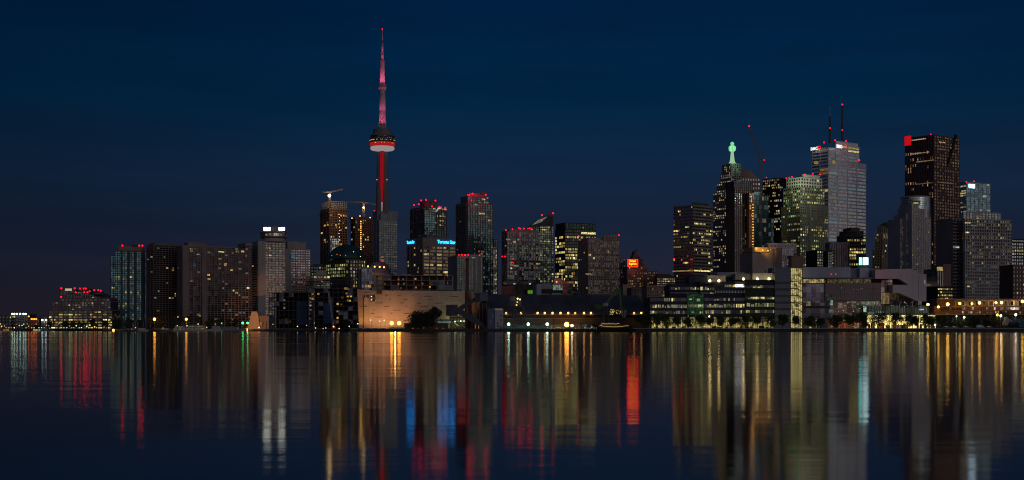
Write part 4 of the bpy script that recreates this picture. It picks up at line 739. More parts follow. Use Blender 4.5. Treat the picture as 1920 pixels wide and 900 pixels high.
for i in range(9): on_face(b, 1791 - i * 1.9, 256 + i * 6.6, 5.5 if i else 8, 7, wall((.004, .004, .005)), name='notch_recess', off=-.75)
for y, lit in ((267, 1), (280, 1), (343, 1), (443, .8), (466, .8)): on_face(b, 1772 if y > 300 else 1766, y, 40 if y > 300 else 16, 1.8, glow((1, .72, .42), .22), off=-.55)
for y, x in ((287, 1726), (302, 1735), (344, 1733), (262, 1720)): on_face(b, x, y, 24, 2, glow((1, .62, .35), .28), off=-.85, face='L')
on_face(b, 1703, 264, 9, 18, glow((1, .01, .02), .5, False), name='sign', off=-1.2, face='L'); on_face(b, 1703, 264, 9.8, 19, wall((.1, .01, .01)), name='sign_frame', off=-1.0, face='L'); b.red([(1745, 252)], .7); b.done()
b = Bd('glass_tower', 'blue glass office tower with bright white sign behind the grey condominium', 'tower', 1812, 1750, 28, wallc=(.20, .27, .31), glassc=(.26, .42, .50), gr=.25)
b.block(1800.5, 1812, 1857, 342, Rs=st(4.4, 8, .14, .06, .15, lit=.33, pals=pal(((.6, .85, 1), .30, 5), ((.85, 1, .85), .5, 1)), run=.7), Ls=st(4.4, 5, .4, .1, .2, lit=.3, pals=P_OFF), yv=400); on_face(b, 1822, 349, 13, 7.5, glow((.7, .9, 1), 2.4, False), name='sign', off=-.7); b.red([(1812, 341), (1826, 340)], .7); b.done()
b = Bd('condo_tower', 'wide grey condominium with close horizontal balconies at the right', 'tower', 1808, 1350, 20, wallc=(.37, .34, .34), glassc=(.13, .15, .16))
b.block(1785, 1785, 1809, 411, None, d=8, Rs=st(6.2, 6, .4, .2, .4, lit=.04, pals=P_HOME, balc=1.2), part='side_wing', wallm=wall((.26, .20, .19)), yv=558)
b.block(1806, 1808, 1896, 411, Rs=st(6.0, 4.4, .42, .14, .4, lit=.30, pals=pal((WHT, .34, 5), (WARM, .5, 2), (COOL, .25, 2)), run=.1, balc=.9), part='balcony_front', yv=560)
b.block(1804, 1806, 1877, 398, 411, d=10, part='penthouse', Rs=st(5, 6, .25, .12, lit=.10, pals=P_DIM), glassm=glass((.3, .36, .38), rough=.3))
for x, y, w_ in ((1813, 418, 13), (1824, 423, 12), (1812, 436, 9), (1814, 537, 5)): on_face(b, x, y, w_, 2.4, glow((1, .85, .5), .4), off=-1.5)
for x in range(6): on_face(b, 1788 + x * 2.2, 463 + (x % 2), 1.6, 3.6, glow((.75, .8, 1), .45), off=-14) if 0 else b.solid('lit_letter', 1787.5 + x * 2.1, 1789 + x * 2.1, 461.5 + (x % 2), 465, d=3, thick=.2, mat=glow((.8, .85, 1), .5))
b.done()
b = Bd('office_tower', 'dark tower with yellow top floor cut by the right edge', 'tower', 1897, 1500, 10, wallc=(.04, .04, .045), cap=40)
b.block(1897, 1897, 1945, 449, Rs=st(6, 4.5, .4, .25, lit=.35, pals=P_YEL), yv=500); b.solid('lit_floor', 1900, 1945, 451.5, 453.6, d=-1, mat=glow((1, .85, .35), .4)); b.done()
b = Bd('brick_office', 'brown brick office below the dark tower at the right edge', 'building', 1900, 1250, 6, wallc=(.17, .10, .08), glassc=(.05, .05, .05), cap=30)
b.block(1899, 1899, 1945, 498, Rs=st(8, 6, .5, .5, lit=.12, pals=P_OFF)); b.done()
b = Bd('brick_office', 'narrow brown tower with lit rooftop windows left of the grey condominium', 'building', 1757, 1200, 8, wallc=(.16, .105, .095), glassc=(.05, .05, .05), cap=30)
b.block(1757, 1757, 1770, 505, Rs=st(60, 4, .03, .4, lit=0)); b.block(1769, 1769, 1783, 497, None, d=6, part='rear_wing', wallm=wall((.24, .15, .14))); b.solid('glowing_pane', 1757, 1768, 500.4, 507.5, d=-1, mat=glow((1, .75, .3), .32)); b.done()
b = Bd('office_block', 'dark low office with three short rows of yellow windows below the brown tower', 'building', 1758, 1050, 5, wallc=(.035, .03, .03), cap=30, glassc=(.03, .03, .03))
b.block(1758, 1758, 1786, 539, Rs=st(6, 4.2, .5, .15, lit=.45, pals=P_YEL)); b.done()
b = Bd('office_block', 'brown block with small lit windows directly right of the white canopied college', 'building', 1736, 1100, 5, wallc=(.20, .13, .11), cap=30, glassc=(.03, .03, .03))
b.block(1736, 1736, 1757, 530, Rs=st(8, 3.3, .5, .4, lit=.30, pals=P_OFF)); b.block(1737, 1737, 1756, 522, 530, d=4, part='plant_room', wallm=wall((.05, .05, .055))); b.done()
b = Bd('billboard_tower', 'dark rooftop frame carrying two glowing cyan screens before the deco tower', 'sign', 1612, 1250, 0, wallc=(.05, .1, .1), cap=0)
b.block(1608, 1608, 1632, 499, None, part='frame'); b.solid('screen', 1611, 1616, 482.5, 496.5, d=-2, mat=glow((.35, .95, 1), 2.2, False)); b.solid('screen', 1618, 1628, 483, 496.5, d=-2, mat=glow((.7, .97, 1), 2.4, False)); b.solid('roof_beam', 1609, 1631, 497.5, 499, d=-2, mat=glow((.05, .5, .25), .12, False)); b.done()


# ================================================================ the waterfront
class Px:
    """a thing whose parts are given by picture extents at their own distances"""
    def __init__(s, name, label, cat, px, D, group=None, z=GZ):
        s.root = empty(name, (X(px, D), D, z), label, cat, group); s.o = s.root.location; s.D = D
    def p(s, px, py, d=0): return Vector((X(px, s.D + d), s.D + d, Z(py, s.D + d))) - s.o
    def box(s, name, px0, px1, py0, py1, d=0, deep=8, mat=None, mb=None):
        a, b_ = s.p(px0, py1, d), s.p(px1, py0, d)
        m_ = mb or MB(); m_.box(a.x, b_.x, d, d + deep, a.z, b_.z)
        return m_.build(name, mat, s.root) if name else m_
    def prism(s, name, pts, d=0, deep=8, mat=None): return MB().prism([(s.p(x, y, d).x, s.p(x, y, d).z) for x, y in pts], d, d + deep).build(name, mat, s.root)
    def bar(s, name, a, b_, r, mat, da=0, db=None, n=6): return MB().bar(s.p(*a, da), s.p(*b_, da if db is None else db), r, None, n).build(name, mat, s.root)
    def ball(s, name, px, py, c, k, r=.5, d=-1, sampled=False): return ball(name, glow(c, k, False, sampled), s.root, s.p(px, py, d), r)
def copy_name(o): return o
ORANGE, SODIUM = (1, .40, .08), (1, .50, .14)

# ---- pale beige hall, washed by two orange lamps and added unseen uplights
h = Px('beige_hall', 'large pale beige panelled hall washed orange by lamps, with thin slot windows', 'building', 671, 935)
beige = wall((.46, .38, .33), .8, .22, .09)
h.prism('wall', [(682.5, 618), (872, 618), (872, 545.8), (700, 544.5), (682.5, 558)], 0, 60, beige)
h.prism('wall_end', [(673.6, 618), (682, 618), (682, 548), (706, 549), (706, 545.2), (669.5, 542.6)], -1.2, 50, wall((.42, .30, .24), .8, .12, .05))
h.box('notch_wall', 682.6, 704, 549, 565, -.4, .3, beige)
for x0, x1, y0, y1 in ((680, 685, 553, 558), (687, 692, 553, 558), (693.6, 703.4, 553, 565)): h.box('window', x0, x1, y0, y1, -.6, .3, glass((.05, .05, .06)))
for x, y in ((696.5, 556), (696.5, 562)): h.ball('balcony_lamp', x, y, (1, .7, .35), 1.2, .35)
for x in (694, 698.5, 703): h.box('balcony_post', x, x + .6, 553, 565, -.9, .3, beige)
h.box('balcony_slab', 693.5, 703.5, 558.6, 559.6, -.9, .3, beige)
rg = random.Random(4)
sl = [(723, 727, 554.5), (745, 752, 554.5), (773, 775, 554.5), (795, 810, 555.5), (842, 845, 555.8), (847, 859, 556), (729, 733, 561), (757, 764, 561.5), (802, 809, 562), (836, 839, 562), (861, 864, 562.5), (704, 718, 568), (750, 758, 568), (782, 790, 568.5), (815, 828, 568.5), (682, 688, 574.5), (720, 729, 574.5), (760, 764, 575), (788, 803, 575), (826, 836, 575.5), (699, 703, 581.5), (737, 752, 581.5), (790, 797, 581.8), (695, 702, 588), (732, 736, 588), (757, 771, 588), (702, 718, 594.5), (756, 760, 601.5)]
for x0, x1, y in sl: h.box('slot_window', x0, x1, y - .5, y + .6, -.12, .2, wall((.10, .075, .065)))
seam = MB()
for i in range(1, 24): h.box(None, 683 + i * 8, 683.14 + i * 8, 546.2, 617, -.05, .1, mb=seam)
for j in range(1, 11): h.box(None, 683, 871.8, 546 + j * 6.6, 546.15 + j * 6.6, -.04, .1, mb=seam)
seam.build('panel_seam', wall((.26, .19, .16)), h.root)
for y in (576, 587.6, 594, 606): h.box('end_rail', 673.5, 681.5, y, y + .6, -1.6, .3, wall((.6, .5, .45)))
h.box('corner_trim', 681, 682.2, 557, 618, -1.7, .4, wall((.10, .07, .06))); h.box('roof_opening', 706, 716, 544.6, 551, -1, 2, wall((.09, .07, .07)))
for x in (716, 740, 771, 800, 830, 845, 858): h.box('roof_vent', x, x + 7, 542.8, 545, 3, 4, wall((.2, .17, .17)))

def flood(h, px, py, d, e, c, tpx, tpy, td, cone=110): return lamp('SPOT', 'flood_or_fill_light', h.root, h.p(px, py, d), e, c, .4, h.p(tpx, tpy, td), cone, .9)
def street_lamp(px, D, ytop, label, group, c=SODIUM, k=5, r=.75, arm=0, pole=(.25, .2, .15), ybase=None, e_=0, cat='street lamp'):
    e = empty('street_lamp', (X(px, D), D, GZ if ybase is None else Z(ybase, D)), label, cat, group); H = Z(ytop, D) - e.location.z
    MB().bar((0, 0, 0), (0, 0, H), .13, .08, 6).build('pole', wall(pole), e); ax = arm * D / F
    if arm: MB().bar((0, 0, H - .1), (ax, 0, H + .25), .07, .06, 5).build('arm', wall(pole), e)
    MB().box(ax - .5, ax + .5, -.3, .3, H + .2, H + .42).build('lamp_housing', wall((.1, .1, .1)), e)
    ball('lamp_head', glow(c, k, False), e, (ax, -.5, H), r)
    if e_: lamp('POINT', 'lamp_light', e, (ax, -.8, H - .8), e_, c, .3)
    return e
for i, x in enumerate((734.5, 748.5)):
    street_lamp(x, 918, 606, ('left' if i == 0 else 'right') + ' of the twin orange lamps glaring before the beige hall', 'twin lamps before the beige hall', (1, .45, .06), 12, 1.1)
    flood(h, x, 605, -16, 1900, (1, .42, .09), x - 8, 585, 0, 150)
flood(h, 690, 612, -9, 1600, (1, .45, .12), 690, 575, 0, 130); flood(h, 676, 612, -10, 2200, (1, .5, .06), 676, 580, 0, 100)
[flood(h, x_, 613, -11, 2500, c_, x_, 560, 8, 150) for x_, c_ in ((700, (1, .44, .15)), (722, (1, .46, .2)), (744, (1, .47, .22)), (766, (1, .52, .30)), (788, (1, .56, .36)), (810, (1, .60, .36)), (832, (1, .66, .36)), (854, (.95, .82, .36)))]; flood(h, 856, 612, -9, 900, (.9, .95, .4), 856, 575, 0, 120)  # row of unseen uplights added to light the wall evenly
for x, y in ((697, 600), (714, 602), (722, 600.5)): street_lamp(x, 916, y, {697: 'leftmost', 714: 'middle', 722: 'rightmost'}[x] + ' of three small white lamps before the hall', 'small white lamps before the hall', (1, .85, .6), 1.3, .35, arm=-1.5)
# hoarding and trailers along the quay
for i in range(12):
    x = 664 + i * 4.8 if i > 1 else 660 + i * 5.5
    q = Px('hoarding_panel', ('first', 'second', 'third', 'fourth', 'fifth', 'sixth', 'seventh', 'eighth', 'ninth', 'tenth', 'eleventh', 'twelfth')[i] + ' site hoarding panel from the left along the quay by the hall', 'hoarding', x, 912, 'site hoarding panels along the quay')
    q.box('panel', x + .2, x + 4.5, 615.2, 618.9, 0, .15, wall(((.6, .1, .08) if i == 1 else (.62, .5, .42), (.5, .42, .38), (.16, .12, .12))[(i * 7) % 3]))
    q.box('foot', x + .3, x + .8, 618.4, 619, -.5, 1.2, wall((.2, .2, .2)))
for x0, x1, lb in ((729, 742.4, 'left white trailer parked before the beige hall under twin lamps'), (743, 758, 'right cream trailer parked before the beige hall under twin lamps')):
    q = Px('trailer', lb, 'trailer', x0, 908); q.box('body', x0, x1, 614, 618.3, 0, 2.6, wall((.8, .72, .6))); q.box('roof_edge', x0 - .1, x1 + .1, 613.7, 614.1, -.05, 2.7, wall((.5, .45, .4)))
    for x in (x0 + 2.5, x1 - 3): q.root and MB().lathe([(.42, 0), (.42, .25)], (0, 0, 0), 12).build('wheel', BLACKM if 0 else wall((.02, .02, .02)), q.root).__setattr__('matrix_local', Matrix.Translation(q.p(x, 618.3, -.12)) @ Matrix.Rotation(R(90), 4, 'X'))
    q.box('door', x0 + 1, x0 + 2.4, 614.8, 618, -.06, .05, wall((.45, .4, .35)))
flood(h, 741, 606, -14, 2500, (1, .55, .12), 741, 616, -26, 120)
# low lit pavilion with trees in front
q = Px('quay_pavilion', 'low dark pavilion with lit cyan strip and hanging lamps behind the two dark trees', 'building', 758, 915); dk = wall((.09, .06, .05))
q.box('wall', 758, 840, 607, 618.5, 2, 8, wall((.13, .08, .06))); q.box('roof', 757, 841, 606, 607.2, 1, 10, dk); q.box('lit_strip', 819, 844, 602.5, 605.5, 3, .4, glow((.5, 1, .9), .28))
for x in (774, 784, 798, 819, 831): q.ball('hanging_lamp', x, 617 if x != 798 else 617.5, SODIUM if x != 831 else WARM, 1.6, .38, 1.5)
q.box('door', 791.5, 795.5, 613, 618, 1.6, .3, glow((1, .6, .25), .12))

# ---- vegetation
LEAF = {}
def leafmat(c):
    if c in LEAF: return LEAF[c]
    m, t, b_ = newmat('foliage'); ge = t.nodes.new('ShaderNodeNewGeometry'); r = t.nodes.new('ShaderNodeValToRGB')
    r.color_ramp.elements[0].color = (*[x * .5 for x in c], 1); r.color_ramp.elements[1].color = (*[x * 1.6 for x in c], 1)
    t.links.new(ge.outputs['Random Per Island'], r.inputs[0]); t.links.new(r.outputs[0], b_.inputs['Base Color']); b_.inputs['Roughness'].default_value = .7
    LEAF[c] = m; return m
BARK = wall((.07, .05, .04)); treem = {}
def tree(px, D, H, Wd, label, group=None, c=(.05, .075, .025), seed=0, name='street_tree', low=.28, n=750, ls=.34, zb=None):
    key = (round(H), round(Wd), c, seed, low)
    e = empty(name, (X(px, D), D, GZ if zb is None else zb), label, 'tree', group)
    if key not in treem:
        rg = random.Random(seed); mb = MB(); blobs = []
        for k in range(11):
            a, q, z = rg.random() * 6.28, rg.random() ** .6, rg.random(); pr = math.sin(math.pi * (.12 + .80 * z)) ** .7
            blobs.append((Vector((math.cos(a) * q * Wd * .33 * pr, math.sin(a) * q * Wd * .33 * pr, H * (low + .10 + (.82 - low) * z))), Wd * (.15 + .12 * rg.random()) * (.6 + .5 * pr)))
        for k in range(n):
            cc, br = rg.choice(blobs); v = Vector((rg.gauss(0, 1), rg.gauss(0, 1), rg.gauss(0, 1))).normalized() * br * rg.random() ** .35 * (1.0 + .35 * (rg.random() < .12))
            p = cc + Vector((v.x, v.y, v.z * .9)); u = Vector((rg.gauss(0, 1), rg.gauss(0, 1), rg.gauss(0, 1))).normalized(); w_ = u.orthogonal().normalized(); x_ = u.cross(w_); s_ = ls * (.6 + .8 * rg.random())
            mb.poly([p + w_ * s_, p + x_ * s_ * .6, p - w_ * s_, p - x_ * s_ * .6])
        cr = mb.build('crown', leafmat(c), e); tk = MB(); tk.bar((0, 0, 0), (0, 0, H * (low + .15)), .026 * H * .7, .016 * H * .7, 7)
        for cc, br in blobs[:6]: tk.bar((0, 0, H * (low - .02)), cc, .010 * H, .004 * H, 5)
        t_ = tk.build('trunk', BARK, e); treem[key] = (cr.data, t_.data)
    else:
        for nm, me in zip(('crown', 'trunk'), treem[key]): o = bpy.data.objects.new(nm, me); col.objects.link(o); o.parent = e
    e.rotation_euler.z = (px * 1.7) % 6.28; return e
tree(784, 904, 10.5, 19, 'broad round dark tree, left of two before the beige hall', c=(.03, .04, .02), seed=11, name='broadleaf_tree', low=.12, n=4500, ls=.42)
tree(811, 902, 15.5, 16, 'taller dark tree, right of two before the beige hall', c=(.03, .04, .02), seed=12, name='broadleaf_tree', low=.12, n=4500, ls=.42)

# ---- sugar refinery: conveyors, towers, long shed
navy, navy2 = wall((.07, .075, .10), .7), wall((.13, .14, .19), .7)
q = Px('conveyor_works', 'dark blue refinery conveyor galleries crossing between two boxes and a steep dark hopper shed', 'building', 838, 925)
q.box('transfer_house', 836.5, 857.5, 571.5, 592, -6, 8, navy); q.box('transfer_face', 844, 857.5, 571, 591.8, -6.4, .3, wall((.09, .095, .13)))
q.box('head_house', 890, 899.5, 549, 566, -4, 9, navy); q.box('head_house_front', 899, 915, 548.3, 564.5, -5, 10, navy2)
q.prism('upper_gallery', [(859, 576), (891, 557), (891, 564), (867, 581)], -3, 4, navy); q.prism('lower_gallery', [(846, 571.5), (849, 571.3), (889, 592.5), (914, 612), (914, 619), (885, 604), (845, 581)], -7, 4, navy)
q.prism('hopper_shed', [(884, 618.5), (915, 618.5), (915, 562), (902, 564)], 1, 22, wall((.055, .04, .045))); q.prism('hopper_shed_edge', [(914.6, 618.5), (927, 618.5), (925, 582), (914.6, 556)], 2, 22, wall((.05, .055, .07)))
for x in (890.5, 894, 899, 905, 912): q.bar('trestle_leg', (x, 566), (x, 618), .22, wall((.25, .14, .1)), -3.5)
for a in ((890.5, 566, 894, 580), (894, 566, 890.5, 580), (894, 580, 899, 592), (890.5, 580, 894, 594)): q.bar('trestle_brace', a[:2], a[2:], .14, wall((.2, .12, .1)), -3.5)
for x in (846, 851, 857, 862, 870): q.bar('trestle_leg', (x, 590), (x, 618.5), .2, wall((.1, .1, .1)), -5)
q.box('lit_workshop', 845, 872, 597, 617.5, 8, 4, glow((.62, .62, .22), .055)); q.box('lit_strip', 853, 870, 600.8, 603.5, 7.5, .4, glow((.8, 1, .72), .30)); q.box('lit_strip', 829, 845, 602, 605.5, 7.5, .4, glow((.3, .8, .85), .12))
q.bar('incline', (852, 606), (872, 617), .35, navy, 3); q.bar('incline', (858, 612), (850, 618), .2, navy, 3)
for x in (853, 864, 870): q.ball('work_light', x, 602 + (x % 3), (.95, 1, .8), 1.6, .4, 6)
for x in (891, 897): q.box('lit_post', x - .4, x + .6, 608, 618, -4.5, .4, glow((1, .5, .15), .25, False))
q.ball('work_light', 896, 618, (1, .6, .2), 1.8, .4, -8); flood(q, 899, 617, -14, 2600, (1, .45, .12), 903, 606, 0, 130)
lamp('SPOT', 'flood_or_fill_light', h.root, h.p(888, 614, -1.5), 1500, (1, .5, .36), .4, h.p(888, 570, 5), 130)  # unseen lamp added to light the brick annex
q = Px('brick_annex', 'salmon red brick wall seen between the crossing conveyor galleries', 'building', 876, 940); q.box('wall', 876, 898, 553, 617, 0, 20, wall((.55, .22, .16))); q.box('parapet', 875.8, 898.2, 552.3, 553, -.2, 20.4, wall((.3, .13, .1)))
q = Px('chimney', 'tall tapering dark red brick chimney before the shorter condominium', 'chimney', 876, 938); a = q.p(876, 618); z1 = q.p(876, 490).z
MB().lathe([(1.7, 0), (1.0, z1)], (a.x, a.y, 0), 16).build('shaft', wall((.13, .06, .05)), q.root); MB().lathe([(1.0, z1 + .01), (1.3, z1 + .5), (1.2, z1 + 2), (1, z1 + 2.2)], (a.x, a.y, 0), 16).build('cap', wall((.08, .05, .05)), q.root)
q = Px('pump_tower', 'small blue and white square tower with slit windows on the sugar dock', 'building', 914, 912); blu = wall((.13, .16, .27), .6)
q.box('blue_wall', 914, 928, 579, 619, 0, 9, blu); q.box('white_wall', 928, 943.5, 579.5, 619, -.6, 10, wall((.46, .46, .52), .6)); q.box('blue_cap', 914, 928, 577, 579, -.3, 9, wall((.04, .16, .22))); q.box('lit_cap', 927.6, 942.5, 578.6, 580.6, -1, 1, glow((1, .75, .65), .13, False))
for x0, x1, y0, y1 in ((923, 924.6, 589, 596), (919.5, 921, 599, 606)): q.box('slit_window', x0, x1, y0, y1, -.2, .15, wall((.5, .5, .6)))
for x0, y0 in ((938, 590), (938, 598.5), (932, 605), (932, 610)): q.box('window', x0, x0 + 2.6, y0, y0 + 2.6, -.8, .15, wall((.03, .03, .04)))
q.box('door', 935.5, 942, 611.5, 619, -.85, .2, wall((.25, .25, .3)))

SD = 935
q = Px('dock_shed', 'very long dark roofed sugar shed with row of amber lamps under its eaves', 'building', 925, SD)
rf = wall((.085, .082, .10), .75, .3, .08)
def PP(x, y, D_): return P(x, y, D_) - q.o
rz = MB(); ez, rg0 = (590, 552.5), 0
v = [PP(918, 590, SD), PP(1217, 590, SD), PP(1196, 554, SD + 26), PP(918, 552, SD + 26), PP(1217, 587, SD + 52), PP(918, 587, SD + 52)]
rz.poly([v[0], v[1], v[2], v[3]]).poly([v[1], v[4], v[2]]).poly([v[3], v[2], v[4], v[5]]).poly([v[0], v[3], v[5]]).build('roof', rf, q.root)
rr_ = MB()
for x0, x1 in ((940, 930), (975, 958), (1010, 992), (1045, 1026), (1080, 1060), (1115, 1094), (1150, 1128), (1185, 1160)): rr_.bar(PP(x0, 590, SD) + Vector((0, 0, .15)), PP(x1, 553.2, SD + 26) + Vector((0, 0, .15)), .12)
rr_.build('roof_rib', wall((.06, .06, .07)), q.root)
q.box('wall', 925, 1216, 590.6, 619, 4, 44, wall((.075, .06, .06))); q.box('eave_beam', 918, 1216, 589.3, 590.6, -.3, 4, wall((.10, .09, .10)))
q.box('wall_band', 944, 1216, 596.5, 597.4, 3.3, .8, wall((.2, .17, .16))); q.box('canopy', 948, 1130, 607, 608, 0, 4.5, wall((.05, .055, .06))); q.box('lower_wall', 944, 1110, 608.2, 618.6, 3.2, .6, wall((.10, .13, .15)))
for i in range(18): x = 950 + i * 14.7; q.box('pilaster', x, x + .5, 591, 618.6, 3.0, .5, wall((.12, .10, .10)))
for i, x in enumerate((949, 977, 1008, 1021.5, 1036, 1051, 1065.5, 1078.5, 1095, 1108, 1189, 1202.5, 1215)):
    q.ball('eave_lamp', x, 586.8, (1, .58, .20), 3.2 if x not in (949, 1078.5, 1189) else 1.4, .62, -1.6); lamp('POINT', 'eave_light', q.root, q.p(x, 588.5, -1.2), 220, (1, .55, .2), .3)
for x in (953.8, 990.5, 1026): q.ball('dock_lamp', x, 607.8, (.72, 1, .82), 6.5, .75, -3); lamp('POINT', 'dock_light', q.root, q.p(x, 608.5, -4), 700, (.55, 1, .8), .3)
q.ball('flood_lamp', 1062.5, 608.5, (1, .50, .10), 16, 1.25, -5); q.ball('flood_lamp', 1072.5, 610.5, (1, .82, .6), 9, .7, -5); lamp('POINT', 'flood_or_fill_light', q.root, q.p(1063, 609, -8), 1500, (1, .42, .1), .6)
q.box('lit_window', 1092, 1101, 607.6, 612, 2.6, .3, glow((.5, .8, .6), .10)); 
for x in (1084, 1104, 1109): q.box('lit_door', x, x + 1.2, 609, 617, 2.7, .3, glow((1, .8, .6), .08))
q.box('white_door', 1006.3, 1011.5, 615, 619.5, -3, .3, wall((.6, .6, .55))); q.box('door_opening', 1008, 1010, 616, 619.6, -3.2, .3, wall((.02, .02, .02)))
for k in range(24):
    x = 1026 + rg.random() * 88; q.ball('yard_light', x, 613 + rg.random() * 4, rg.choice(((1, .75, .3), (1, .9, .8), (.8, 1, .6))), .5, .22, -1 - rg.random())
# buildings and plant seen over the shed roof
q = Px('brick_gable_building', 'red brick gabled plant building with grey roof lights over the dock shed', 'building', 942, 1010); q.prism('gable', [(971, 620), (1003, 620), (1003, 541), (978, 532), (971, 534)], 6, 30, wall((.26, .095, .06))); q.box('wall', 941, 979, 536.5, 620, 8, 30, wall((.24, .085, .055))); q.box('roof', 943, 999, 527.5, 533.5, 14, 26, wall((.17, .17, .20)))
for x in (946, 962, 992): q.box('roof_light', x, x + 4.5, 531.4, 533.2, 13.6, .4, glow((.95, 1, .7), .25))
q.box('dark_door', 983, 989, 543, 552.5, 5.6, .4, wall((.03, .025, .03))); q.box('green_sign', 989.5, 999.5, 544.4, 550.6, 5.2, .5, glow((.25, .85, .08), .26, False)); q.box('drain_pipe', 970.6, 971.6, 532, 560, 5.5, .5, wall((.05, .04, .04)))
q = Px('silo_building', 'pale blue and dark square silo boxes over the dock shed roof', 'building', 999, 1005); q.box('dark_box', 999, 1006.5, 532, 620, 0, 10, wall((.07, .075, .10))); q.box('pale_box', 1006, 1015, 532, 620, -.5, 11, wall((.34, .38, .48))); q.box('cap', 996, 1011, 531, 532.3, -.6, 11, wall((.04, .04, .05)))
q = Px('control_room', 'grey rooftop house with glowing green glass control room over the dock shed', 'building', 1015, 1004); gw = wall((.33, .31, .30))
q.box('wall', 1015, 1039, 532.5, 620, 2, 12, gw); q.box('glass_room', 1037, 1055, 534, 543.6, 0, 8, glow((.55, .80, .58), .13)); q.box('roof', 1036, 1055.5, 532.3, 534, -.4, 9, gw); q.box('deck', 1018, 1056, 544, 549, -.5, 12, wall((.04, .04, .05))); q.box('lower_panel', 1034.5, 1052, 549, 553.5, -.9, 1, wall((.34, .34, .4))); q.box('duct', 1018, 1036, 541.5, 544, -1, 4, wall((.05, .05, .06)))
for x in (1042, 1047, 1051): q.box('frame_bar', x, x + .8, 534, 543.6, -.3, .3, gw)
q = Px('red_gable_building', 'small building with salmon red end wall below the yellow lit office tower', 'building', 1036, 1060); q.prism('gable', [(1038, 620), (1064, 620), (1064, 528), (1049, 521.5), (1038, 524)], 3, 20, wall((.30, .19, .17))); q.box('red_wall', 1051, 1063, 527, 550, 2.4, .5, wall((.50, .14, .12)))
for y in (533, 538.5): q.box('balcony_strip', 1051, 1063, y, y + 1.8, 2.0, .5, wall((.12, .06, .06)))
q.ball('roof_lamp', 1043.5, 528.5, (1, .45, .3), 1.2, .6, 1); lamp('POINT', 'roof_light', q.root, q.p(1046, 528, -3), 300, (1, .3, .2), .4)
# steam
m_ = bpy.data.materials.new('steam'); m_.use_nodes = True; t = m_.node_tree; t.nodes.clear(); o_ = t.nodes.new('ShaderNodeOutputMaterial'); vol = t.nodes.new('ShaderNodeVolumePrincipled'); vol.inputs['Color'].default_value = (.95, .9, .86, 1)
no = t.nodes.new('ShaderNodeTexNoise'); no.inputs['Scale'].default_value = .25; no.inputs['Detail'].default_value = 4; g2 = t.nodes.new('ShaderNodeTexCoord'); mr2 = t.nodes.new('ShaderNodeMapRange'); mr2.inputs['From Min'].default_value = .42; mr2.inputs['From Max'].default_value = .7; mr2.inputs['To Max'].default_value = .35
t.links.new(g2.outputs['Object'], no.inputs['Vector']); t.links.new(no.outputs['Fac'], mr2.inputs['Value']); t.links.new(mr2.outputs[0], vol.inputs['Density']); t.links.new(vol.outputs[0], o_.inputs['Volume'])
sp_ = P(990, 532, 1020); st_ = MB()
prof = [(.6, 0), (1.6, 2), (2.6, 5), (3.6, 8.5), (3.4, 12), (1.2, 14)]; i0 = 0; st_.lathe(prof, (0, 0, 0), 14)
st_.v = [(x + z * .75, y, z) for x, y, z in st_.v]; so_ = st_.build('steam', m_, None, True, 'stuff'); so_.location = sp_; so_['label'] = 'steam drifting up before the grey glass condominium'; so_['category'] = 'steam'

# dockside cranes
steel = wall((.05, .055, .06), .6)
e = Px('dock_crane', 'dark dockside portal crane with cab left of the amber lamp row', 'crane', 962, 915)
for a in ((960, 619, 964, 575), (987, 619, 981, 575), (962, 600, 984, 600), (964, 575, 981, 575), (961, 610, 982, 580), (986, 610, 966, 580)): e.bar('portal_leg', a[:2], a[2:], .32, wall((.16, .15, .16)), -3)
e.box('machine_house', 953, 978, 562, 573, -5, 6, wall((.10, .10, .12))); e.box('cab', 956, 966, 556, 564, -6, 4, wall((.2, .2, .24)))
MB().lattice(e.p(975, 573, -3), e.p(976, 505, -3), 1.8, .3, 14).build('tower', steel, e.root); MB().lattice(e.p(973, 530, -3), e.p(957, 556, -3), .9, .2, 8).build('boom', steel, e.root); e.bar('stay', (976, 506), (962, 545), .14, steel, -3)
e.box('housing', 968, 982, 533, 556, -4, 4, wall((.035, .03, .035)))
for x, y, c, k in ((970.5, 560, (1, .9, .45), 2.4), (975, 561.5, (1, .85, .5), 1.2), (970, 566.5, (1, .6, .4), .8), (968.5, 572, WARM, .9)): e.ball('work_light', x, y, c, k, .5, -7)
grn = wall((.07, .16, .05), .5)
e = Px('dock_crane', 'green dockside crane with cranked arm reaching over the moored ship', 'crane', 1130, 905)
e.prism('arm', [(1120, 578), (1136, 566), (1157, 541), (1163, 540), (1163, 543.5), (1158, 546), (1138, 571), (1122, 582)], -3, 1.6, grn); e.prism('jib', [(1158, 541), (1163, 540), (1165, 552), (1166, 580), (1163, 580), (1161, 553)], -3.4, 1.2, grn)
e.prism('counterweight', [(1114, 572), (1124, 570), (1127, 577), (1119, 579), (1115, 578)], -4, 3.4, wall((.06, .14, .05))); e.box('cab', 1131, 1140.5, 568, 574, -4, 3, wall((.4, .4, .42)))
e.prism('portal', [(1127, 619), (1131, 619), (1134, 590), (1139, 590), (1144, 619), (1148, 619), (1139, 574), (1131, 574)], -2, 2.4, steel); e.prism('grab', [(1165, 581), (1176, 581), (1174, 594), (1170, 596), (1166, 592)], -4, 2.2, wall((.24, .28, .28))); e.box('grab_head', 1160, 1177, 576.5, 578.5, -4, 2.4, wall((.1, .1, .12)))
for k in range(26): e.ball('string_light', 1143 + rg.random() * 21, 580 + rg.random() * 10, rg.choice(((1, .75, .2), (1, .6, .15), (1, .9, .5))), .5, .3, -6)

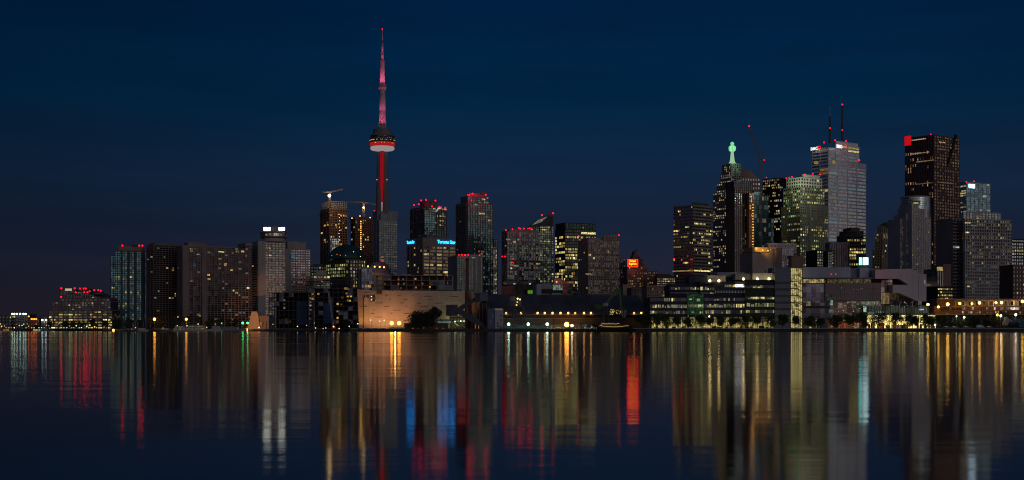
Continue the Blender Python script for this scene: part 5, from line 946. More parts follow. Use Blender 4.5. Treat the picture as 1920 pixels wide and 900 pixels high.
def hull_mesh(L, Wd, H, sheer=.5, bow=.3, n=12):
    mb = MB(); rings = []
    for i in range(n + 1):
        t_ = i / n; w2 = Wd / 2 * min(1, (1 - max(0, (t_ - (1 - bow)) / bow) ** 2)) * (.8 + .2 * min(1, t_ / .15)); w2 = max(w2, .05); zt_ = H + sheer * (2 * t_ - 1) ** 2 * (1 if t_ > .5 else .4); x = (t_ - .5) * L
        rings.append([(x, -w2, zt_), (x + 0, -w2 * .9, H * .35), (x - (.04 * L if i == n else 0), -w2 * .55, -.2), (x - (.04 * L if i == n else 0), w2 * .55, -.2), (x, w2 * .9, H * .35), (x, w2, zt_)])
    for r in rings: mb.v += r
    for i in range(n):
        for k in range(5): a = i * 6 + k; mb.f.append((a, a + 6, a + 7, a + 1))
        mb.f.append((i * 6 + 5, i * 6 + 11, i * 6 + 6, i * 6))
    mb.f += [tuple(range(5, -1, -1)), tuple(n * 6 + k for k in range(6))]; return mb
# tall ship with fairy lights
e = empty('tall_ship', (X(1152, 895), 895, 0), 'dark three masted ship strung with warm lights, moored at the sugar dock', 'ship'); l = e.location
hull_mesh(24, 6, 2.6, 1.6).build('hull', wall((.025, .022, .025), .5), e); MB().box(-8, 5, -1.8, 1.8, 2.4, 4.6).build('deckhouse', wall((.14, .09, .06)), e)
MB().bar((11, 0, 3.4), (17.5, 0, 5.6), .22, .08).build('bowsprit', wall((.06, .05, .05)), e)
for x, y in ((1134, 553), (1151.5, 551), (1169, 555)):
    xx = X(x, 895) - l.x; H = Z(y, 895); MB().bar((xx, 0, 2), (xx, 0, H), .22, .1, 6).build('mast', wall((.08, .06, .06)), e)
    MB().bar((xx, -2.8, 2.8), (xx, 0, H * .8), .04).bar((xx, 2.8, 2.8), (xx, 0, H * .8), .04).bar((xx - 4, 0, 3), (xx, 0, H * .8), .04).bar((xx + 4, 0, 3), (xx, 0, H * .8), .04).build('rigging', wall((.05, .05, .05)), e)
    MB().bar((xx - .1, 0, 5), (xx + 5, 0, 5.6), .14).build('boom', wall((.08, .06, .06)), e)
for k in range(34):
    t_ = k / 33; o = ball('string_light', glow((1, .66, .26), .5, False), e, (-10 + 19 * t_, -2.9, 3.2 + .8 * (2 * t_ - 1) ** 2 + rg.random() * .3), .22)
for k in range(26):
    t_ = k / 25; ball('string_light', glow((1, .66, .26), .5, False), e, (-9 + 12 * t_, -1.9, 5.0 + rg.random() * .8), .22)
for x, y in ((1151, 597), (1134, 590), (1169, 592)): MB().bar((X(x, 895) - l.x - 2, -.5, 3.5), (X(x, 895) - l.x, -.5, Z(y, 895)), .06).build('furled_sail', wall((.3, .25, .2)), e)

# ---------------------------------------------------------------- broadcaster's offices: dark blue with lit ground floor
CD = 872
def office_rows(q, x0, x1, rows, d, p, pals, name='window', bw=4.4, seed=1, frac=.8):
    """rows of window strips: each row a dark glass band with separately lit rooms and mullions"""
    rg = random.Random(seed); 
    for y0, y1, lit in rows:
        q.box('window_band', x0, x1, y0, y1, d - .1, .3, glass((.05, .055, .07)))
        n = max(1, round((x1 - x0) / bw)); w_ = (x1 - x0) / n; prev = False
        for i in range(n):
            if (prev and rg.random() < .45) or rg.random() < lit:
                prev = True; ww = w_ * rg.choice((.45, .75, .92)); mt = rg.choices([a for a, _ in pals], [a for _, a in pals])[0]; a0 = x0 + i * w_ + rg.random() * (w_ - ww); k = rg.choice((1, 1, .6))
                q.box(name, a0, a0 + ww, y1 - (y1 - y0) * k * .95, y1 - .1, d - .25, .12, mt)
            else: prev = False
CP = pal(((1, .88, .36), 1.2, 4), ((1, 1, .7), .45, 3), ((.8, .95, .3), .6, 2))
q = Px('broadcast_office', 'long stepped dark blue office with bright ground floor and green glass bay', 'building', 1218, CD); nb_ = wall((.014, .020, .045), .6); ng_ = wall((.020, .024, .018), .6)
q.box('main_block', 1218, 1397, 557, 594, 0, 40, nb_); q.box('east_block', 1397, 1453, 524.5, 594, -.6, 40, ng_); q.box('setback_block', 1255, 1312, 533, 557, 6, 30, nb_); q.box('roof_block', 1292, 1326, 517.5, 533, 10, 20, nb_)
q.box('middle_block', 1312, 1397, 528, 557, 3, 30, nb_); q.box('balcony_deck', 1312, 1340, 531, 533, 1, 4, ng_)
q.box('roof_house', 1322, 1361, 516.5, 529, 12, 16, wall((.36, .35, .33))); q.box('roof_louvre', 1332, 1341, 521, 524.5, 11.8, .3, wall((.2, .2, .22))); q.box('roof_house', 1343, 1396, 510.5, 520, 22, 16, wall((.34, .35, .37))); q.box('roof_house', 1331, 1345, 510, 518, 20, 10, wall((.08, .08, .10)))
q.box('roof_house', 1378, 1411, 513, 524.5, 8, 20, wall((.10, .11, .13))); q.box('roof_house', 1411, 1452, 512, 524.5, 6, 20, wall((.32, .36, .36))); q.bar('vent_pipe', (1435.5, 512), (1435.5, 507), .3, wall((.1, .1, .1)), 9)
for x, y in ((1331, 526.5), (1348, 526.5), (1394, 523), (1420, 523), (1442, 523)): q.ball('wall_lamp', x, y, (1, .76, .34), 8, .62, 1); lamp('POINT', 'wall_light', q.root, q.p(x, y, 3), 260, (1, .75, .42), .3)
office_rows(q, 1257, 1312, [(538, 543, .42), (548, 550, .35)], 6, 0, CP, seed=2); office_rows(q, 1313, 1340, [(537.5, 544, .5), (547.5, 551, .4)], 2.9, 0, CP, seed=3); office_rows(q, 1358, 1378, [(533.5, 538.5, .8)], 2.9, 0, CP, seed=4); office_rows(q, 1341, 1396, [(546.5, 549, .15)], 2.9, 0, P_COOL, seed=41)
office_rows(q, 1219, 1288, [(558.5, 565, .12), (571, 577.5, .9), (582.5, 588.5, .40)], -.05, 0, CP, seed=5); office_rows(q, 1321, 1396, [(558.5, 564, .2), (569.5, 576.5, .92), (581.5, 588, .45)], -.05, 0, CP, seed=6); office_rows(q, 1398, 1452, [(535, 540, .08), (556.5, 561, .6), (568, 575, .98), (581, 587, .3)], -.65, 0, CP, seed=7)
for x in [1341 + i * 5.4 for i in range(11)]: q.box('balcony_lamp_post', x, x + .5, 544.5, 549.5, 1.8, .3, glow((.9, .9, .85), .16, False))
q.box('green_bay', 1289, 1319.5, 551, 590, -1.4, 1.6, glow((.18, .50, .24), .16)); gb = MB()
for i in range(8): q.box(None, 1289 + i * 4.3, 1289.5 + i * 4.3, 550.6, 590, -1.8, .3, mb=gb)
for j in range(7): q.box(None, 1289, 1319.6, 551 + j * 6.4, 551.7 + j * 6.4, -1.75, .3, mb=gb)
gb.build('bay_frame', wall((.04, .09, .06)), q.root)
for x0, x1, y0, y1 in ((1290, 1308, 570, 576.5), (1309, 1319, 571, 576.5), (1299, 1303, 556.5, 559), (1306, 1313, 560, 565), (1292, 1297, 560, 562.5), (1312, 1318, 583, 588), (1297, 1303, 583, 587)): q.box('window', x0, x1, y0, y1, -1.55, .12, glow((.85, 1, .5), .22))
rg = random.Random(21)
q.box('ground_floor', 1222, 1452, 594.8, 618, 2, 1, glow((1, .78, .24), 1.35, True, True)); gm = MB(); q.box('soffit', 1216, 1453, 593.6, 595, -3, 8, wall((.10, .10, .09)))
for i in range(74): x = 1222 + i * 3.13 + rg.random() * .5; q.box(None, x, x + (.5 if i % 3 else 1.1), 595.2, 618.2, 1.4, .3, mb=gm)
q.box(None, 1222, 1452, 603, 603.7, 1.45, .3, mb=gm); gm.build('mullions', wall((.12, .11, .08)), q.root)
for i in range(46):
    x = 1224 + rg.random() * 225; h_ = rg.choice((4, 7, 12, 20)); q.box('lit_panel', x, x + .8 + rg.random() * 3.4, 618 - h_ - rg.random() * 2, 617.6 if h_ < 12 else 604, 1.7, .15, glow(rg.choice(((1, .85, .35), (1, .95, .5), (.7, 1, .45), (1, .55, .2))), rg.choice((.2, .35, .55))))
for i in range(30):
    x = 1224 + rg.random() * 225; q.box('dark_opening', x, x + 1 + rg.random() * 4, 610 + rg.random() * 4, 618, 1.5, .2, wall((.04, .035, .03)))
for x in (1290, 1304, 1319): q.box('glass_fin', x, x + 1.2, 591, 618, -1, .5, glow((.6, 1, .6), .16, False))
q.ball('canopy_lamp', 1330.5, 595, (1, .80, .45), 6.5, .85, -4); o = q.box('sign_plate', 1378, 1395.5, 529.5, 540.5, 2.2, .6, wall((.1, .1, .12)))
text(None, 'corus.', glow((.93, .95, 1), 2.6, False), 3.6, q.p(1387, 535, 1.9), 0, parent=q.root, wid=16.5 * CD / F, ext=.1)

# ---- stair tower and college
q = Px('stair_tower', 'banded blue grey tower beside a tall glowing yellow glazed staircase', 'building', 1453, CD - 2)
q.box('panel_wall', 1453, 1482.5, 501.5, 618, 0, 24, wall((.17, .18, .24), .6)); 
for j in range(8): q.box('dark_band', 1453, 1482.3, 528 + j * 12.4, 532.5 + j * 12.4, -.1, .3, wall((.06, .065, .09), .4))
q.box('panel_wall_side', 1453, 1482.6, 500.6, 501.6, -.2, 24, wall((.25, .25, .3)))
q.box('stair_hall', 1482.6, 1504.5, 502.5, 617, .6, 3, glow((1, .80, .28), .62)); q.box('roof', 1482, 1506, 501, 503, -.4, 26, wall((.2, .21, .23))); stf = MB()
for i in range(7): q.box(None, 1482.6 + i * 3.65, 1483.0 + i * 3.65, 503, 617, .1, .3, mb=stf)
for x in (1482.3, 1504): q.box(None, x, x + .8, 503, 617, 0, .5, mb=stf)
stf.build('mullions', wall((.09, .075, .03)), q.root)
for j in range(9):
    y = 515.5 + j * 12.8; q.bar('landing', (1483, y), (1496, y), .26, wall((.10, .08, .03)), .25); q.bar('stair_flight', (1495, y), (1504.5, y + 5.6), .26, wall((.10, .08, .03)), .25)
    q.box('bright_panel', 1484 + (j * 5) % 12, 1489 + (j * 5) % 12, y + 2, y + 9, .35, .15, glow((1, .92, .5), .32))
q = Px('college', 'long low glass college with slanted white end canopy and lit ground floor', 'building', 1506, CD); gr_ = wall((.38, .42, .50), .6)
q.box('upper_hall', 1505, 1595, 501, 520.6, 4, 34, gr_); q.box('roof_step', 1594, 1612, 503, 521, 6, 30, wall((.19, .20, .26))); q.box('roof_step', 1612, 1630, 502.5, 521, 3, 34, gr_); q.box('roof_step', 1630, 1650, 503.5, 520, 8, 30, wall((.2, .22, .28)))
for x in (1558.5, 1567): q.ball('aircraft_light', x, 514, (1, .1, .1), .7, .35, 3)
q.prism('roof_fascia', [(1505, 521.5), (1672, 523.5), (1672, 522), (1650, 520), (1505, 520.6)], -2, 40, wall((.16, .17, .2)))
q.box('core', 1505, 1672, 523, 600, 6, 40, wall((.07, .065, .075)))
q.box('lit_storey', 1505, 1546, 523.5, 530.5, 3, 1, glow((1, .78, .35), .22)); q.box('lit_storey', 1552, 1633, 523.5, 530.5, 3, 1, glow((1, .76, .34), .22)); mm = MB()
for i in range(34): x = 1506 + i * 4.9; q.box(None, x, x + .5, 523.4, 531, 2.5, .3, mb=mm)
mm.build('mullions', wall((.08, .07, .05)), q.root)
q.box('dark_glazing', 1505, 1547.5, 532, 563.5, 2, 1.5, glass((.10, .10, .14), rough=.2)); mg = wall((.20, .135, .15), .35, .15, .05, .5)
q.box('mauve_screen', 1547.5, 1651.5, 530.5, 563.5, 0, 2, mg); sc_ = MB()
for i in range(27): q.box(None, 1548 + i * 4, 1548.25 + i * 4, 530.6, 563.4, -.15, .3, mb=sc_)
for y in (541, 552): q.box(None, 1548, 1651, y, y + .3, -.12, .3, mb=sc_)
sc_.build('screen_frame', wall((.14, .11, .12)), q.root)
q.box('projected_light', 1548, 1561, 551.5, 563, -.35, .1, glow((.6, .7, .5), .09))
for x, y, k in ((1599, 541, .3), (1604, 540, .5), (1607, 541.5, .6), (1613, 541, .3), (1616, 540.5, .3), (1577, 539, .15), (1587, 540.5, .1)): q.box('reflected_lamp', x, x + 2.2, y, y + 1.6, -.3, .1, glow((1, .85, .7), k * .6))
for x, y in ((1526, 540), (1522, 553.5), (1526, 565), (1547.5, 539.5), (1548, 527)): q.ball('indicator_light', x, y, (1, .08, .12), .5, .28, 1)
q.box('right_glazing', 1652, 1673, 523.4, 553, 4, 1.5, glass((.20, .16, .18), rough=.2)); q.box('stair_glow', 1652, 1668, 549, 570, 3.6, .3, glow((1, .66, .28), .10)); q.box('lit_storey', 1668, 1686, 550, 562, 5, .4, glow((1, .64, .25), .13))
mm = MB()
for i in range(15): q.box(None, 1652 + i * 2.6, 1652.4 + i * 2.6, 549 if i > 5 else 523.4, 572, 3.1, .3, mb=mm)
mm.build('right_mullions', wall((.1, .07, .06)), q.root)
q.box('lower_glazing', 1505, 1558, 563.6, 600, 3, 1.5, glass((.07, .07, .09), rough=.2)); q.box('glowing_pane', 1512, 1520, 565.5, 573.5, 2.6, .3, glow((1, .85, .4), .3)); q.box('sill_band', 1505, 1556, 573.5, 578, 2, 1.5, wall((.04, .04, .055)))
q.box('lower_glazing', 1558, 1652, 564, 604, 4, 1.5, glass((.12, .10, .09), rough=.2))
q.prism('green_house', [(1622, 590), (1742, 590), (1742, 573), (1622, 573)], -3, 10, glass((.055, .07, .06), rough=.25)); mm = MB()
for i in range(40): q.box(None, 1622 + i * 3, 1622.3 + i * 3, 573, 589.5, -3.3, .3, mb=mm)
mm.build('green_house_frame', wall((.06, .08, .07)), q.root); q.box('terrace_edge', 1620, 1755, 588.6, 590.4, -3.6, 12, wall((.26, .27, .22)))
cream = wall((.62, .52, .55), .6, .08, .05)
q.prism('slanted_canopy', [(1674, 549.2), (1686, 549.2), (1722, 565), (1737, 565), (1737, 514), (1728, 514), (1708, 504), (1681, 504), (1641, 506), (1641, 522.6), (1686, 522.6), (1703, 534), (1674, 534)], -4, 22, cream)
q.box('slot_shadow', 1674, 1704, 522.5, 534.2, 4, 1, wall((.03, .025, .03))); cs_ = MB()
for x in (1690, 1700, 1712, 1722): q.box(None, x, x + .25, 514, 562 if x > 1705 else 522, -4.12, .3, mb=cs_)
cs_.build('cladding_seam', wall((.3, .25, .27)), q.root); q.box('edge_light', 1733.6, 1735, 525, 532, -4.4, .4, glow((1, .9, .9), .2, False))
lamp('SPOT', 'flood_or_fill_light', q.root, q.p(1655, 518, -16), 260, (1, .2, .2), .4, q.p(1652, 513, -4), 100)
rg = random.Random(31)
for k in range(100):
    x = rg.uniform(1562, 1718); y = rg.uniform(566, 586) if x < 1640 else rg.uniform(562, 573) + (0 if x < 1690 else 2); c = rg.choice(((1, .55, .3), (1, .75, .5), (.85, 1, .8), (1, .9, .8)))
    o = q.box('room_light', x, x + rg.choice((.5, .8, 1.5)), y, y + rg.choice((.8, 1.6)), -3.6 if x > 1622 and y > 573 else 2.4, .12, glow(c, rg.choice((.12, .25, .45))))
for i in range(16): x = 1605 + i * 2.8; q.box('lit_curtain', x, x + 2.0, 565 + abs(8 - i) * .5, 571, 2.2, .12, glow((.7, .95, .65), .16))
q.box('lit_column', 1557, 1561.5, 563, 572, -.6, .3, glow((.7, 1, .85), .4)); q.box('lit_column', 1619, 1624.5, 573.5, 585, -3.8, .2, glow((.7, 1, .85), .3)); q.box('entrance_sign', 1554, 1563, 580, 586, 2, .3, glow((.75, 1, .9), .28))
q.box('lit_entrance', 1627, 1642, 585.5, 590, -3.9, .2, glow((.85, 1, .8), .3)); q.box('lit_entrance', 1722, 1728, 565, 572, -1, .4, glow((.9, 1, .85), .3)); q.box('lit_strip', 1724, 1732, 579, 581.5, -3.9, .2, glow((.6, .85, 1), .5))
for i in range(11): q.box('soffit_lamp', 1630 + i * 3.3, 1631.4 + i * 3.3, 584.4, 585.8, -3.9, .2, glow((.7, 1, .9), .35))
q.box('ground_floor', 1625, 1754, 591, 617.5, 2, 1, glow((1, .78, .24), 1.35, True, True)); q.box('ground_floor', 1484, 1556, 600.5, 617.5, 3.5, 1, glow((1, .66, .34), .10)); q.box('timber_wall', 1556, 1625, 601, 617.5, 2.4, 1, wall((.34, .12, .06)))
for i in range(44):
    x = 1508 + rg.random() * 244; mt = rg.choice((wall((.5, .16, .07)), wall((.07, .05, .04)), glow((1, .42, .18), .12), glow((1, .9, .55), .30), glow((1, .5, .3), .14)))
    q.box('shop_panel', x, x + 1.5 + rg.random() * 5, 602 + rg.random() * 8, 617.4, 1.5 - .02 * i / 10, .15, mt)
for x in (1580, 1592, 1610, 1640, 1660): lamp('POINT', 'shop_light', q.root, q.p(x, 606, -3), 260, (1, .5, .25), .4)
for i in range(18): x = 1560 + i * 10.8; q.box('column', x, x + .8, 591, 617.5, 0, .6, wall((.3, .24, .18)))

# ---- elevated road, decks and long brick building at the right
q = Px('brick_terrace', 'long low brick building with white lit windows under the glass deck at right', 'building', 1752, 900); brk = wall((.20, .09, .055), .85, .25, .3)
q.box('wall', 1752, 1990, 575, 589.5, 0, 20, brk); q.box('base', 1752, 1990, 589.6, 618, 2, 20, wall((.05, .045, .04))); q.box('ledge', 1750, 1990, 588.8, 590.4, -.8, 4, wall((.35, .27, .15))); q.box('cornice', 1752, 1990, 574, 575.2, -.3, 20, wall((.26, .16, .1))); q.box('mid_ledge', 1752, 1990, 582, 582.7, -.25, .4, wall((.32, .15, .1)))
for x, w_ in ((1805, 5), (1821.5, 4), (1849, 4), (1863.5, 3), (1876, 5.5), (1886, 8), (1895, 9), (1905, 6)): q.box('window', x, x + w_, 576, 580.8, -.2, .15, glow((1, .92, .8), .42))
for x, w_ in ((1804, 3), (1815, 3), (1820, 3), (1829, 2), (1832.5, 1.6), (1836.5, 2.2), (1850, 3), (1857, 2), (1866, 2), (1871, 2), (1885, 2), (1912, 2)): q.box('window', x, x + w_, 583.4, 587.6, -.2, .15, glow((1, .85, .6), .34))
for x in (1785, 1792, 1798): q.box('dark_window', x, x + 5, 577, 581.5, -.15, .15, wall((.04, .03, .03)))
for i in range(12): q.box('deck_post', 1790 + i * 13, 1790.8 + i * 13, 561, 574, 1, .5, wall((.3, .2, .14)))
q.box('glass_deck', 1791, 1990, 562, 574, 3, 12, glass((.22, .16, .13), rough=.3)); q.box('deck_roof', 1757, 1990, 560, 562, 0, 16, wall((.2, .15, .13))); q.box('left_wall', 1757, 1790, 562, 575, 2, 12, wall((.16, .09, .07)))
for i in range(52):
    x = 1792 + rg.random() * 126; q.box('deck_light', x, x + .8 + rg.random() * 3.5, 563.5 + rg.random() * 5, 573, 2.6, .15, glow(rg.choice(((1, .6, .25), (1, .75, .4), (1, .45, .2))), rg.choice((.05, .09, .18))))
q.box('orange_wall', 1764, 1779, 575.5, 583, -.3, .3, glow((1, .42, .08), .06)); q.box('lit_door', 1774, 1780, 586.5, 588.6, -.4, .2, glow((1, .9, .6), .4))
for n_, (x, y, ax, k, r_) in enumerate(((1739.5, 571, 0, 6, .85), (1759, 575.5, 0, 4, .75), (1776.5, 570.5, 0, 7, .95), (1799, 569, 4, 5, .8), (1822, 569.5, 0, 4, .7), (1836, 568, 5, 6, .85), (1867, 567.5, 0, 5, .75), (1877.5, 567.5, 6, 6, .85), (1916.5, 565, 0, 6, .85))):
    o_ = ('first', 'second', 'third', 'fourth', 'fifth', 'sixth', 'seventh', 'eighth', 'ninth')[n_]
    e = street_lamp(x + ax, 896, y, o_ + ' sodium lamp from the left along the brick building', 'sodium lamps along the brick building', (1, .64, .16), k, r_, arm=-ax, e_=200 if k > 4 else 120)
# lights among the trees at right
for n_, (x, y, c, k, r_, lb) in enumerate(((1793, 593, (.9, 1, .8), 2.0, .45, 'small pale lamp above trees'), (1807.5, 595, (1, .9, .6), 3, .6, 'bright white lamp left of the pale car'), (1869.5, 590.5, (1, .5, .12), 4, .7, 'orange lamp on a post among dark trees'), (1876, 592, (1, .95, .8), 4, .65, 'white lamp beside the orange one among dark trees'), (1904, 590, (1, .95, .75), 4, .7, 'white lamp above the pale marquee tent'), (1736.5, 608, (.95, 1, .5), 3, .6, 'low yellow lamp glowing near the ground by college end'), (1753, 609, (.9, 1, .9), 2.5, .5, 'low white lamp on ground right of the college'))):
    street_lamp(x, 866, y, lb, None, c, k, r_, e_=250)
# promenade trees
ORD = 'first second third fourth fifth sixth seventh eighth ninth tenth eleventh twelfth thirteenth fourteenth fifteenth sixteenth seventeenth eighteenth nineteenth twentieth'.split()
tx = [(1205, 20, 17), (1212, 24, 20), (1231, 23, 18), (1251, 21, 16), (1270, 17, 14), (1290.5, 15, 11), (1312, 19, 15), (1331.5, 16, 14), (1353, 21, 15), (1376, 18, 13), (1397, 19, 16), (1420, 20, 16), (1445, 20, 15), (1467.5, 21, 13), (1492, 17, 11), (1518, 18, 14), (1540, 15, 11), (1567, 19, 15), (1594, 20, 17), (1619, 21, 16), (1650, 22, 22), (1680, 23, 17), (1705, 21, 17), (1717, 20, 12), (1736, 21, 15), (1746, 17, 11)]
GC = ((.055, .085, .02), (.045, .07, .02), (.06, .08, .025))
for i, (x, hp, wp) in enumerate(tx):
    m__ = 852 / F; side = 'left' if i < 13 else 'right'; k = i if i < 13 else len(tx) - 1 - i
    tree(x, 852, (617 - (614.5 - hp)) * m__ * 1.0 + .8, wp * m__ * 1.95, f'{ORD[k]} promenade tree from the {side} end of the lit offices row', 'promenade trees', GC[i % 3], seed=i % 7, low=.16, n=1900, ls=.36)
for i, (x, hp, wp) in enumerate(((1758, 24, 18), (1772, 22, 20), (1788, 20, 18), (1800, 24, 20), (1818, 22, 22), (1832, 20, 18), (1852, 25, 22), (1866, 28, 26), (1880, 31, 28), (1896, 24, 20), (1914, 22, 20))):
    tree(x, 870, hp * .36, wp * .36, f'{ORD[i]} dark tree from the left before the brick building', 'dark trees before the brick building', (.03, .045, .018), seed=6 + i % 4, low=.1, n=900, ls=.4, name='broadleaf_tree')
# promenade lamps posts: slim light masts
for i, x in enumerate((1223, 1260, 1443, 1530, 1582, 1640, 1689)):
    street_lamp(x, 849, 600.5 if x > 1500 else 603, f'{ORD[i]} slim pale promenade mast from the left along the quay', 'slim promenade masts', (1, .95, .8), .5, .22, pole=(.5, .5, .48), cat='lamp post')
# bollards added to imitate ground floor light on trees and quay
for x in (1235, 1262, 1292, 1320, 1350, 1380, 1410, 1440, 1494, 1560, 1600, 1640, 1680, 1715): 
    e = empty('added_bollard_light', (X(x, 853.5), 853.5, GZ), f'{ORD[(x - 1235) // 26 if x < 1500 else 10 + (x - 1560) // 40]} low added bollard light along the promenade paving', 'bollard', 'added promenade bollards'); MB().lathe([(.14, 0), (.14, .9), (.1, 1.0)], n=8).build('post', wall((.1, .1, .1)), e); ball('lamp_head', glow((1, .85, .5), 1.2, False), e, (0, 0, 1.05), .16); lamp('POINT', 'lamp_light', e, (0, .6, 1.6), 260, (1, .88, .45), .3)
# benches and planters on the promenade
for i, x in enumerate((1240, 1301, 1342, 1388, 1432, 1504, 1553, 1608, 1664)):
    q = Px('park_bench', f'{ORD[i]} dark promenade bench from the left, standing on the quay', 'bench', x, 848, 'promenade benches'); q.box('seat', x, x + 5, 617.6 - .4, 617.3, 0, .5, wall((.08, .06, .05))); q.box('backrest', x, x + 5, 615.9, 616.6, .5, .1, wall((.08, .06, .05)))
    for k in (0.4, 4.3): q.box('leg', x + k, x + k + .4, 616.6, 618, .1, .3, wall((.05, .05, .05)))
q = Px('kiosk', 'small blue pointed kiosk on the promenade before the college', 'kiosk', 1539, 850); q.prism('canopy', [(1538, 611), (1553, 611), (1549, 601), (1547, 599.5), (1541, 608)], 0, 4, wall((.14, .15, .24))); q.box('body', 1539, 1552, 611, 615.9, .2, 3.6, wall((.13, .14, .22)))
q = Px('marquee_tent', 'pale pointed marquee tent among dark trees at the right', 'tent', 1885, 862); q.prism('roof', [(1885, 610), (1888, 594), (1897, 600.5), (1899, 604), (1893, 602.5), (1889.5, 610)], 0, 6, wall((.42, .4, .36))); q.box('side_wall', 1894, 1945, 597.5, 610, 4, 8, wall((.10, .11, .13)))
q = Px('storage_dome', 'dark blue covered boat shed beside the pale marquee tent', 'shed', 1912, 860); q.prism('cover', [(1910, 613), (1945, 613), (1945, 601), (1925, 600), (1912, 604)], 0, 8, wall((.06, .12, .16)))
def car(px, D, label, c, s_=1, van=False, group='cars parked behind the right quay'):
    e = empty('parked_car', (X(px, D), D, GZ), label, 'van' if van else 'car', group); m1 = wall(c, .3, .08, .4, .6)
    bd = [(-2.2, .35), (2.2, .35), (2.25, .85), (1.3, .98), (.7, 1.45), (-1.2, 1.48), (-2.0, 1.0), (-2.25, .8)] if not van else [(-2.4, .4), (2.4, .4), (2.45, 1.1), (1.6, 1.3), (1.1, 2.1), (-2.3, 2.15), (-2.4, 1)]
    MB().prism(bd, -.85, .85).build('body', m1, e); wn = [(.62, .98), (1.12, .98), (.62, 1.36)] if not van else [(1, 1.35), (1.5, 1.35), (1, 1.95)]
    MB().box(-1.1, .6, -.88, -.84, 1.0, 1.36).build('side_window', glass((.1, .12, .14)), e); MB().prism(wn, -.88, -.84).build('front_window', glass((.1, .12, .14)), e)
    for x in (-1.4, 1.4):
        w_ = MB().lathe([(.1, -.12), (.33, -.12), (.33, .12), (.1, .12)], n=14).build('wheel', wall((.02, .02, .02)), e); w_.location = (x, -.82, .33); w_.rotation_euler.x = R(90)
    return e
for x, c, v, lb in ((1838, (.35, .55, .75), True, 'pale blue van parked among dark trees at the right quay'), (1775, (.12, .13, .2), False, 'dark blue car parked right of the college end'), (1790, (.3, .3, .34), False, 'grey car parked before the left dark trees'), (1812, (.25, .18, .15), False, 'brown car parked left of the pale blue van'), (1855, (.1, .1, .12), False, 'near black car parked right of the pale blue van')):
    car(x, 858, lb, c, van=v)
for i in range(14): 
    x = 1780 + i * 10; q = Px('rail_post', f'{ORD[i]} rail post from the left along the dark right quay', 'railing', x, 847, 'quay rail posts'); q.bar('post', (x, 617.2 - 2), (x, 612.5), .06, wall((.1, .1, .1))); q.bar('rail', (x, 612.8), (x + 10, 612.8), .04, wall((.12, .12, .12)))
e = Px('quay_marker', 'small pale marker post standing in the water by the right quay', 'marker', 1662, 840, z=0); e.bar('post', (1662, 621.5), (1662, 616), .22, wall((.55, .6, .6))); e.bar('cap', (1662, 616), (1662, 615.4), .32, wall((.7, .7, .7)))

# ---------------------------------------------------------------- left basin: boats, lamps, trees
def boat(px, D, L, label, c=(.6, .58, .52), decks=1, mast=0, lit=0, cabc=(.5, .48, .44), group=None, H=1.1, name='motor_boat', flip=False, lights=()):
    e = empty(name, (X(px, D), D, 0), label, 'boat', group); e.rotation_euler.z = R(180) if flip else 0
    hull_mesh(L, L * .26, H, .4).build('hull', wall(c, .4), e); z = H
    for k in range(decks):
        l0 = L * (.36 - .07 * k); MB().box(-l0, l0 * .62, -L * .09, L * .09, z, z + 1.5).build('cabin', wall(cabc, .5), e)
        for j in range(max(3, int(l0 * 1.1))):
            if (j * 7 + k) % 10 < 10 * (.35 + lit): xx = -l0 + .5 + j * (l0 * 1.5) / max(3, int(l0 * 1.1)); MB().box(xx, xx + .8, -L * .09 - .06, -L * .09 - .01, z + .55, z + 1.15).build('cabin_window', glow((1, .75, .4), .24) if lit else glass((.1, .1, .12)), e)
        MB().box(-l0 - .3, l0 * .62 + .4, -L * .1, L * .1, z + 1.52, z + 1.66).build('deck_roof', wall(cabc, .5), e); z += 1.7
    if mast: MB().bar((0, 0, z - 1), (mast * .1, 0, mast), .14, .06).build('mast', wall((.4, .38, .36)), e)
    for x, y_, c_ in lights: ball('deck_lamp', glow(c_, 1.8, False), e, (x, -1, y_), .3)
    return e
BD = 1078
boat(372, BD, 27, 'large lit two deck ferry moored under the second orange lamp', decks=2, lit=.5, mast=9, name='ferry', H=1.6, lights=((-9, 4.6, (1, .8, .5)), (0, 6, (1, .8, .5)), (7, 3.4, (1, .5, .15))))
boat(340, BD + 6, 17, 'smaller double deck cruise boat moored left of the large lit ferry', decks=2, lit=.3, mast=8, name='cruise_boat', lights=((-3, 4.6, WARM),))
boat(404, BD - 3, 13, 'white motor cruiser between large lit ferry and long dark ferry', decks=2, lit=.1, mast=7, flip=True)
boat(433, BD, 26, 'long dark flat roofed ferry moored left of the green lights', c=(.30, .32, .36), decks=1, cabc=(.22, .24, .30), name='ferry', H=2.2, lights=((11, 2, (1, .5, .2)),))
boat(250, BD, 13, 'dark sailing barge with warm stern lamp under bent mast', c=(.10, .08, .08), decks=1, mast=0, lit=.1, cabc=(.14, .1, .1), name='sailing_barge', lights=((2, 3, (1, .55, .2)),))
boat(268, BD - 5, 9, 'small pale sailing boat beside the dark barge', c=(.45, .36, .28), decks=1, mast=17, name='sailing_boat')
boat(206, BD + 150, 16, 'low dark boat with red trim moored before the terminal trees', c=(.08, .05, .06), decks=1, mast=12, cabc=(.2, .06, .06), name='sailing_boat')
boat(311, BD, 10, 'small dark work boat between sailing boats and orange lit kiosks', c=(.12, .1, .09), decks=1, mast=6, name='work_boat')
boat(87, 1340, 14, 'blue grey covered boat on the far left shore', c=(.16, .19, .25), decks=1, cabc=(.16, .2, .27), name='covered_boat')
boat(10, 1342, 14, 'pale boat at the far left edge beside the orange lit kiosk', c=(.35, .32, .28), decks=1, cabc=(.3, .2, .1), name='covered_boat')
e = Px('derrick', 'curved pale derrick arm rising from the dark sailing barge', 'derrick', 251, BD + 2)
pts = [(254, 616), (253, 606), (256, 599), (261, 594)]
